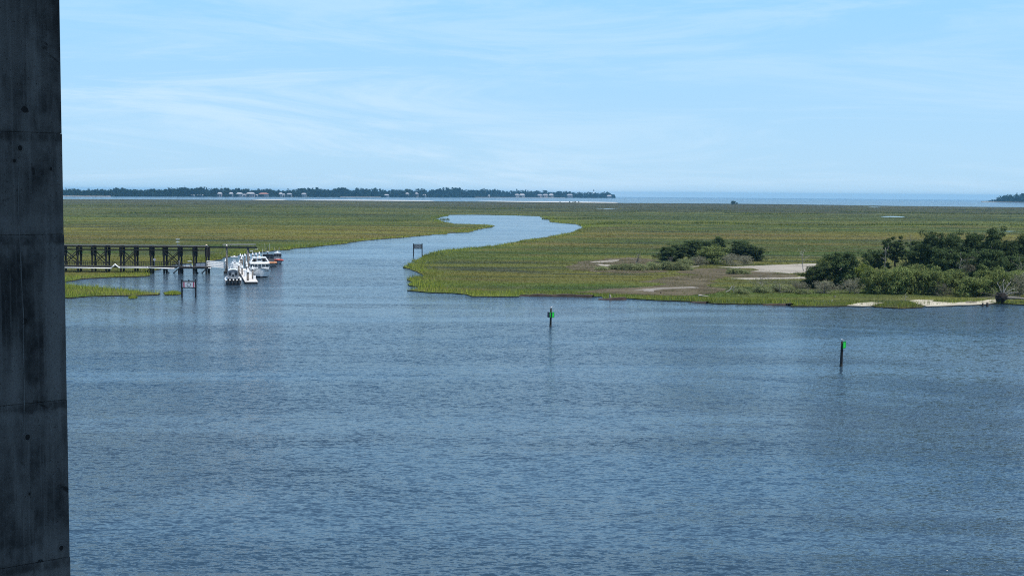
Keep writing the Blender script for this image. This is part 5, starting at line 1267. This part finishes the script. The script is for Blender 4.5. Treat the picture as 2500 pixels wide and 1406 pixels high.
def daymark(px, ytop, ybase, by0, by1, bw, label, two, lean, yaw):
    p = gnd(px, ybase); k = mpp(p); r = empty('channel_marker', (p.x, p.y, 0)); tag(r, label, 'channel marker', 'green square channel markers')
    h = (ybase - ytop) * k; PM = mat('tarred_pile', (0.012, 0.012, 0.012), 0.85, 0.4, 3.0, bump=0.02)
    def cx(z): return lean * z
    MB().tube([(cx(-2), 0, -2), (0, 0, 0), (cx(h * 0.5), 0.02, h * 0.5), (cx(h), 0, h)], [0.19, 0.18, 0.17, 0.155], 10).build('pile', PM, r, smooth=True)
    MB().tube([(0, 0, -0.25), (0, 0, 0.35)], [0.205, 0.19], 10).build('barnacle_band', mat('barnacles', (0.045, 0.043, 0.036), 0.95, 0.5, 12.0, bump=0.03), r)
    z0, z1 = (ybase - by1) * k, (ybase - by0) * k; zc = (z0 + z1) / 2; s = z1 - z0
    for yw in ([yaw, yaw - 1.57] if two else [yaw]):
        # the board faces along 'yw' (0 = towards the camera, positive = turned to the right)
        nrm = Vector((math.sin(yw), -math.cos(yw), 0)); tx = Vector((math.cos(yw), math.sin(yw), 0)); M = Matrix((tx, nrm, Vector((0, 0, 1)))).transposed()
        c = Vector((cx(zc), 0, zc)) + nrm * 0.26 + tx * (0.10 if not two else 0.0)
        b = MB().box(c, (bw, 0.03, s), M).build('dayboard', GREENB if yw > 0 else mat('dayboard_back', (0.10, 0.07, 0.10), 0.6, 0.1), r)
        if yw > 0:
            for q in (-1, 1):
                MB().box(c + tx * q * (bw / 2 - 0.05) + nrm * 0.022, (0.09, 0.012, s - 0.02), M).build('board_border', DGREEN, b); MB().box(c + Vector((0, 0, q * (s / 2 - 0.05))) + nrm * 0.022, (bw - 0.20, 0.012, 0.09), M).build('board_border', DGREEN, b)
            if two: MB().box(c + nrm * 0.024 + tx * 0.02, (0.07, 0.012, s * 0.42), M).build('number_mark', DGREEN, b); MB().box(c + nrm * 0.024 - tx * 0.03 + Vector((0, 0, s * 0.15)), (0.09, 0.011, 0.06), M).build('number_mark', DGREEN, b)
        for zz_ in (-0.25, 0.25): MB().box(Vector((cx(zc), 0, zc + zz_ * s)) + nrm * 0.18, (bw * 0.8, 0.12, 0.08), M).build('board_batten', PM, r)
    if not two:
        for q in range(8): MB().bar((-0.24, -0.02, 1.3 + q * 0.22), (-0.16, -0.14, 1.3 + q * 0.22), 0.03).build('ladder_rung', GALV, r)
    return r, Vector((p.x + cx(h), p.y, h)), k
_, top1, _ = daymark(1344, 752.5, 797.5, 761.5, 775, 1.08, 'small far green channel marker with two boards standing in the river', True, 0.02, 0.74)
_, top2, _ = daymark(2053.5, 832, 894.5, 832.5, 849.5, 0.92, 'near green channel marker with one slanting board, at the right', False, 0.022, 0.92)
def gull(loc, label, sc=1.0, heading=0.4):
    """a resting gull: one body with neck, head, beak, folded wings and tail"""
    r = empty('gull', loc, heading); r.scale = (sc, sc, sc); tag(r, label, 'bird')
    secs = []
    for x, z, ry, rz in ((-0.26, 0.13, 0.012, 0.008), (-0.16, 0.15, 0.045, 0.03), (-0.04, 0.16, 0.075, 0.065), (0.06, 0.175, 0.07, 0.065), (0.12, 0.22, 0.042, 0.045), (0.15, 0.27, 0.036, 0.036), (0.185, 0.285, 0.034, 0.032), (0.215, 0.28, 0.016, 0.014), (0.255, 0.272, 0.005, 0.005)):
        secs.append([(x, math.cos(2 * math.pi * j / 10) * ry, z + math.sin(2 * math.pi * j / 10) * rz) for j in range(10)])
    MB().loft(secs, True, True).build('body', mat('white_feathers', (0.75, 0.74, 0.72), 0.8), r, smooth=True)
    for s in (-1, 1):
        MB().loft([[(x, s * (y + 0.005), z - h), (x, s * (y + 0.02), z), (x, s * (y - 0.02), z + h)] for x, y, z, h in ((0.07, 0.055, 0.19, 0.03), (-0.08, 0.06, 0.18, 0.04), (-0.22, 0.03, 0.16, 0.02), (-0.31, 0.008, 0.15, 0.006))], True, True).build('folded_wing', mat('grey_wing', (0.30, 0.31, 0.33), 0.8), r)
        MB().tube([(0.0, s * 0.03, 0.0), (0.0, s * 0.03, 0.11)], 0.008, 5).build('leg', ORANGE, r)
gull(top1 + Vector((0.02, 0, 0)), 'white gull resting on top of the far green channel marker', 1.15, 0.5); gull(top2 + Vector((0.03, 0, 0)), 'white gull resting on the near green channel marker', 1.0, 2.4)
# distant marks in the sound
for px, yt, yb, lab in [(433, 483.5, 488.5, 'tiny dark beacon standing in the far water left of the houses'), (1812, 486.3, 490.5, 'tiny dark beacon in the sound right of the lone bush'), (2022, 485.6, 488.0, 'tiny beacon near the sea horizon'), (2214, 485.8, 489.2, 'tiny beacon near the sea horizon further right'), (1238, 482, 487, 'tiny dark beacon off the far houses')]:
    p = gnd(px, yb); k = mpp(p); h = (yb - yt) * k; r = empty('distant_beacon', p); tag(r, lab, 'beacon')
    MB().tube([(0, 0, -1), (0, 0, h)], 0.25 * p.y / 4000, 6).build('pile', STEELD, r); MB().box((0, 0, h * 0.85), (0.9 * p.y / 4000, 0.2, 0.9 * p.y / 4000)).build('board', STEELD, r)
# ================================================================== FAR SHORE
FLEAF = leaf_material('far_wood_foliage', (0.014, 0.028, 0.013), (0.046, 0.070, 0.030), 0.15)
def shore(pts, width, name, label):
    """land of an island: a low strip whose front edge is traced along the waterline"""
    w_ = [gnd(*p) for p in pts]; poly = [(p.x, p.y) for p in w_] + [(p.x * (1 + width / p.y), p.y + width) for p in reversed(w_)]
    sheet(name, np.array(poly), 1.2, mat('far_shore_ground', (0.10, 0.11, 0.06), 0.95, 0.3, 0.01), None, skirt=2.6, label=label, cat='island')
def far_wood(line, depth, name, label, seed, n_trees, pines, hscale=1.0):
    """a wood that reads as one mass: crowns of leaf faces over the traced skyline (px, y_base, y_top)"""
    r_ = np.random.default_rng(seed); xs = np.array([l[0] for l in line]); yb = np.array([l[1] for l in line]); yt = np.array([l[2] for l in line])
    clumps = []
    for k in range(n_trees):
        px = r_.uniform(xs[0], xs[-1]); b = np.interp(px, xs, yb); t = np.interp(px, xs, yt)
        p = gnd(px, b); H = (b - t) * mpp(p) * (r_.uniform(0.35, 0.8) if k % 2 else r_.uniform(0.70, 0.98) * (0.82 + 0.36 * noise.noise(Vector((px * 0.045, seed, 0.3))) + 0.22)) * hscale; back = r_.uniform(55, depth + 55); f = (p.y + back) / p.y
        H *= f; rr = (b - t) * mpp(p) * r_.uniform(0.20, 0.34); x, y = p.x * f, p.y * f; z = drop(x, y) + 1.0
        for q in range(9):
            a = r_.uniform(0, 6.28); rad_ = rr * r_.uniform(0, 0.9); zz_ = H * r_.uniform(0.03, 0.92)
            clumps.append(((x + math.cos(a) * rad_, y + math.sin(a) * rad_, z + zz_), rr * r_.uniform(0.35, 0.6)))
    for k in range(n_trees // 5):      # low scrub along the shore, in front of the houses
        px = r_.uniform(xs[0], xs[-1]); b = np.interp(px, xs, yb); t = np.interp(px, xs, yt); p = gnd(px, b); H = (b - t) * mpp(p) * r_.uniform(0.10, 0.30); f = (p.y - r_.uniform(3, 10)) / p.y
        for q in range(4): clumps.append(((p.x * f + r_.normal(0, H * 0.5), p.y * f, drop(p.x, p.y) + 1 + H * r_.uniform(0.1, 0.9)), H * 0.42))
    for px, t in pines:
        b = np.interp(px, xs, yb); p = gnd(px, b); H = (b - t) * mpp(p)
        for q in range(6):
            clumps.append(((p.x + r_.normal(0, 0.06) * H, p.y + 30, drop(p.x, p.y) + H * (0.99 - 0.06 * q) + r_.normal(0, 0.01) * H), H * 0.07))
        for q in range(5): clumps.append(((p.x, p.y + 30, drop(p.x, p.y) + H * (0.1 + 0.13 * q)), H * 0.018))
    C = len(clumps); per = 18
    v, rd = leaves(clumps, per, 1.0, r_)
    sc = np.repeat(np.array([c[1] for c in clumps]) * 0.8, per * 4)
    cen = v.reshape(-1, 4, 3).mean(1).repeat(4, 0); v = cen + (v - cen) * sc[:, None]
    o = mesh_np(name, v, np.arange(len(v)), 4, FLEAF, None, {'rnd': rd}); tag(o, label, 'woods', kind='stuff')
L1 = [(-300, 476.5, 461), (60, 479, 461.5), (150, 479.6, 461.5), (250, 480, 461.5), (300, 480, 461), (400, 480.3, 461.5), (420, 480.3, 458), (450, 480.4, 459), (500, 480.6, 461), (600, 480.9, 460.5), (640, 481, 462.5), (700, 481.2, 463.5), (750, 481.4, 460.5), (830, 481.6, 459.5), (870, 481.7, 462.5), (910, 481.8, 460), (940, 481.9, 463), (1050, 482.1, 461), (1085, 482.2, 459.5), (1130, 482.3, 462), (1230, 482.6, 465), (1280, 482.8, 467), (1330, 483, 467.5), (1400, 483.3, 468.5), (1450, 483.6, 470.5), (1480, 483.8, 469.5), (1497, 484, 473), (1503, 484, 478)]
shore([(l[0], l[1]) for l in L1], 700, 'far_island', 'long low wooded island across the sound on the left')
far_wood(L1, 260, 'far_island_woods', 'blue green wooded skyline of the long far island', 3, 3000, [(408, 458), (416, 459), (428, 459.5), (475, 459.5), (486, 457), (500, 459), (512, 460), (520, 461), (1262, 462), (1283, 464), (1290, 464.5), (868, 459), (1030, 461), (1082, 459), (155, 460), (210, 460), (1370, 467.5), (1475, 468), (700, 461), (735, 460), (760, 459)])
L2 = [(2408, 493.5, 491.5), (2426, 493.8, 486), (2440, 494, 481), (2455, 494.2, 478.5), (2475, 494.6, 475), (2500, 495, 472.5), (2560, 495.8, 472), (2750, 498, 472), (3100, 501, 475)]
shore([(2395, 493.3)] + [(l[0], l[1]) for l in L2], 600, 'far_island', 'low wooded island at the right edge of the horizon')
far_wood(L2, 200, 'far_island_woods', 'dark woods on the island at the right edge of the horizon', 5, 800, [(2448, 478), (2468, 475), (2488, 472)])
for px, lab in [([(2396, 494.2), (2430, 494.4), (2500, 495.4), (2600, 496.6), (2600, 495.9), (2500, 494.8), (2430, 493.9), (2396, 493.7)], 'white beach below the right far island'), ([(150, 480.2), (200, 480.4), (270, 480.8), (270, 479.9), (200, 479.6), (150, 479.3)], 'pale beach at the left end of the far island'),
                ([(1160, 482.75), (1260, 482.95), (1380, 483.5), (1380, 483.25), (1260, 482.65), (1160, 482.45)], 'thin pale beach along the right part of the far island'), ([(830, 481.9), (930, 482.1), (930, 481.85), (830, 481.6)], 'short pale beach at the middle of the far island')]:
    sheet('far_beach', refine(px, 2.0, 70, 0.02), 1.4, mat('far_sand', (0.42, 0.39, 0.34), 0.95, 0.1, 0.05), None, skirt=2.8, label=lab, cat='beach')
# houses: walls, hipped roof, a row of windows
FW = mat('house_white', (0.40, 0.39, 0.37), 0.7, 0.06); FP = mat('house_pinkish', (0.40, 0.33, 0.29), 0.7, 0.06); RT = mat('roof_terracotta', (0.33, 0.16, 0.12), 0.8, 0.1); RG = mat('roof_grey', (0.30, 0.31, 0.33), 0.7, 0.1); RW = mat('roof_pale', (0.40, 0.40, 0.41), 0.6, 0.06); FG = mat('house_glass', (0.03, 0.04, 0.05), 0.2)
def house(px0, px1, yt, yb, wm, rm, label, wings=1):
    lx = [l[0] for l in L1]; yl = float(np.interp((px0 + px1) / 2, lx, [l[1] for l in L1]))
    up = yb < yl - 4; yb = yl if up else yl + 0.02
    p = gnd((px0 + px1) / 2, yb); k = mpp(p); w_ = (px1 - px0) * k; h = (yb - yt) * k; f = (p.y + (60 if up else -1)) / p.y
    r = empty('shore_house', (p.x * f, p.y * f, drop(p.x, p.y) + 1.0)); tag(r, label, 'house', 'houses along the far island shore')
    dp = max(12.0, w_ * 0.35); hw = h * 0.66
    MB().box((0, dp / 2, hw / 2), (w_, dp, hw)).build('wall', wm, r)
    ov = w_ * 0.05; e = w_ / 2 + ov
    MB().add([(-e, -1.2, hw), (e, -1.2, hw), (e, dp + 1.2, hw), (-e, dp + 1.2, hw), (-e * 0.55, dp / 2, h), (e * 0.55, dp / 2, h)], [(0, 1, 5, 4), (1, 2, 5), (2, 3, 4, 5), (3, 0, 4), (3, 2, 1, 0)]).build('roof', rm, r)
    n = max(2, int((px1 - px0) / 3.5))
    for i in range(n):
        for z in ([0.3, 0.72] if hw > 9 else [0.5]): MB().box((-w_ / 2 + w_ * (i + 0.5) / n, -0.15, hw * z), (w_ / n * 0.5, 0.3, hw * 0.22)).build('window', FG, r)
for a in [(531, 541, 470.5, 479.8, FP, RW, 'pinkish gabled house, leftmost of the far shore houses'), (559, 568, 470.5, 479.6, FW, RW, 'white house second from the left on the far shore'), (577, 591, 471, 479, FW, RW, 'pale roofed house left of the large pinkish villa'),
          (601, 621, 470.5, 480.2, FP, RW, 'large pinkish villa in the middle of the left far shore houses'), (632, 654, 471.5, 480.6, FW, RT, 'broad villa with a red tiled roof on the far shore'), (592, 600, 474.5, 480, FP, RG, 'low pinkish house against the large villa'),
          (624, 629, 475.5, 480.4, FW, RG, 'small white house between the two villas'), (681, 689, 471, 479.5, FW, RW, 'bright white house right of the red roofed villa'), (690, 695, 473.5, 479.5, FW, RG, 'small white house beside the bright white one'),
          (700, 712, 472.5, 480.3, FW, RG, 'grey roofed house further right of the red roofed villa'), (736, 747, 472, 480.5, FW, RG, 'grey roofed house among trees left of the far middle'), (938, 949, 475, 480.6, FW, RW, 'white house alone near the middle of the far shore'),
          (985, 998, 470.5, 474.5, FP, RG, 'roof among the trees left of the far middle'), (1006, 1021, 470.3, 474.5, FP, RG, 'second roof among the trees near the far middle'), (1032, 1040, 475.5, 481.6, FW, RW, 'white cottage right of the roofs among trees'),
          (1190, 1196, 476.5, 482.5, FW, RW, 'small white arched house on the beach'), (1257, 1267, 474, 481.5, FW, RG, 'white house left of the long beach buildings'), (1268, 1281, 474, 481.5, FW, RW, 'brighter white house left of the long beach buildings'),
          (1312, 1324, 475, 482, FP, RG, 'first of the long beach buildings'), (1325, 1338, 474.5, 482, FP, RG, 'second of the long beach buildings'), (1340, 1351, 474, 482, FW, RW, 'bright third of the long beach buildings'), (1384, 1398, 474.5, 480, FP, RG, 'grey roofed building between the beach buildings and the lighthouse'),
          (1482, 1493, 477, 483.2, FW, RW, 'bright white building near the right tip of the far island')]:
    house(*a)
def pavilion(px0, px1, yt, yb):
    p = gnd((px0 + px1) / 2, yb); k = mpp(p); w_ = (px1 - px0) * k; h = (yb - yt) * k; r = empty('pier_pavilion', (p.x * 0.994, p.y * 0.994, drop(p.x, p.y))); tag(r, 'long low pier pavilion on legs in front of the lighthouse', 'pavilion')
    MB().box((0, 0, h * 0.45), (w_, 14, 1.0)).build('pier_deck', FW, r); MB().add([(-w_ / 2, -8, h * 0.8), (w_ / 2, -8, h * 0.8), (w_ / 2, 8, h * 0.8), (-w_ / 2, 8, h * 0.8), (-w_ * 0.46, 0, h), (w_ * 0.46, 0, h)], [(0, 1, 5, 4), (1, 2, 5), (2, 3, 4, 5), (3, 0, 4), (3, 2, 1, 0)]).build('roof', RW, r)
    for i in range(12):
        x = -w_ / 2 + w_ * (i + 0.5) / 12; MB().box((x, -6, h * 0.4), (0.8, 0.8, h * 0.8)).build('leg', STEELD, r)
pavilion(1421, 1450, 478.5, 483.2)
def lighthouse():
    p = gnd(1449.5, 483.5); k = mpp(p); h = (483.5 - 462.3) * k; f = 1.004; r = empty('lighthouse', (p.x * f, p.y * f, drop(p.x, p.y) + 1)); tag(r, 'slim white lighthouse rising above the trees near the island tip', 'lighthouse')
    w_ = 1.15 * k
    MB().tube([(0, 0, 0), (0, 0, h * 0.78)], [w_ * 1.25, w_ * 0.75], 14).build('tower', WHITE, r, smooth=True); MB().tube([(0, 0, h * 0.78), (0, 0, h * 0.81)], w_ * 1.3, 14).build('gallery', STEELD, r)
    MB().tube([(0, 0, h * 0.81), (0, 0, h * 0.91)], w_ * 0.6, 10).build('lantern', FG, r); MB().tube([(0, 0, h * 0.91), (0, 0, h * 0.97), (0, 0, h)], [w_ * 0.75, w_ * 0.3, 0.1], 10).build('lantern_roof', STEELD, r)
lighthouse()
def water_tower():
    p = gnd(541.5, 480.7); k = mpp(p); h = (480.7 - 454) * k; r = empty('water_tower', (p.x * 1.02, p.y * 1.02, drop(p.x, p.y))); tag(r, 'thin pole topped by a small tank above the far trees', 'tower'); h *= 1.02
    MB().tube([(0, 0, 0), (0, 0, h * 0.95)], 0.22 * k, 8).build('stem', GALV, r); MB().tube([(0, 0, h * 0.93), (0, 0, h * 0.97), (0, 0, h)], [0.6 * k, 1.3 * k, 0.5 * k], 12).build('tank', GALV, r)
    p = gnd(450, 480.5); k = mpp(p); h = (480.5 - 452.5) * k; r = empty('radio_tower', (p.x * 1.02, p.y * 1.02, drop(p.x, p.y))); tag(r, 'tapering lattice tower above the left far woods', 'tower'); h *= 1.02
    for sx, sy in ((-1, -1), (1, -1), (1, 1), (-1, 1)): MB().bar((sx * 0.9 * k, sy * 0.9 * k, 0), (sx * 0.08 * k, sy * 0.08 * k, h), 0.18 * k).build('leg', STEELD, r)
    for q in range(5): z = h * (0.55 + 0.09 * q); c = 0.9 * k * (1 - z / h); MB().box((0, 0, z), (2 * c, 2 * c, 0.12 * k)).build('strut', STEELD, r)
water_tower()
# boats and docks under the left far shore
for px0, px1, yt, yb, lab in [(466, 474, 475.6, 478.4, 'pale boathouse on the far shore left of the houses'), (487, 495, 475.6, 478.2, 'second pale boathouse on the far shore')]: house(px0, px1, yt, yb, FW, RW, lab)
house(479.5, 485.5, 476, 481.4, GREYP, RG, 'dark dock house standing before the far shore boathouses')
# lone bush on the far marsh edge and the dark bushes on the long sandbar
FB = 'dark bushes along the far edge of the marsh'
plant('cedar:b', 1790, 498.5, 490, 14, 'lone dark bush on the far edge of the marsh', 'shrub', FB); plant('cedar:c', 1799, 498.5, 494.5, 6, 'small bush touching the lone dark bush on its right', 'shrub', FB)
for px, w_, lab in [(1367, 3, 'leftmost dark bush on the longest far sandbar'), (1391, 3.5, 'second dark bush on the longest far sandbar'), (1399, 3, 'third dark bush on the longest far sandbar'), (1404, 5, 'widest dark bush on the longest far sandbar'), (1413, 3.5, 'rightmost dark bush on the longest far sandbar')]:
    plant('cedar:a', px, 494.6, 491.6, w_, lab, 'shrub', FB)
# ================================================================== HAZE
def build_haze():
    m = bpy.data.materials.new('haze'); m.use_nodes = True; t = m.node_tree; t.nodes.remove(t.nodes['Principled BSDF'])
    v = N(t, 'ShaderNodeVolumePrincipled'); v.inputs['Color'].default_value = (0.24, 0.64, 1.0, 1); v.inputs['Density'].default_value = HAZE_D
    v.inputs['Anisotropy'].default_value = 0.0
    L(t, v.outputs[0], t.nodes['Material Output'].inputs['Volume'])
    S = 19300.0; zb = drop(19000.0, 0) - 2; zt = 46.0
    o = MB().box((0, 0, (zb + zt) / 2), (2 * S, 2 * S, zt - zb)).build('haze', m)
    tag(o, 'thin pale summer haze over the marsh and the sound', 'haze', kind='stuff')
HAZE_D = 4.5e-5
build_haze()
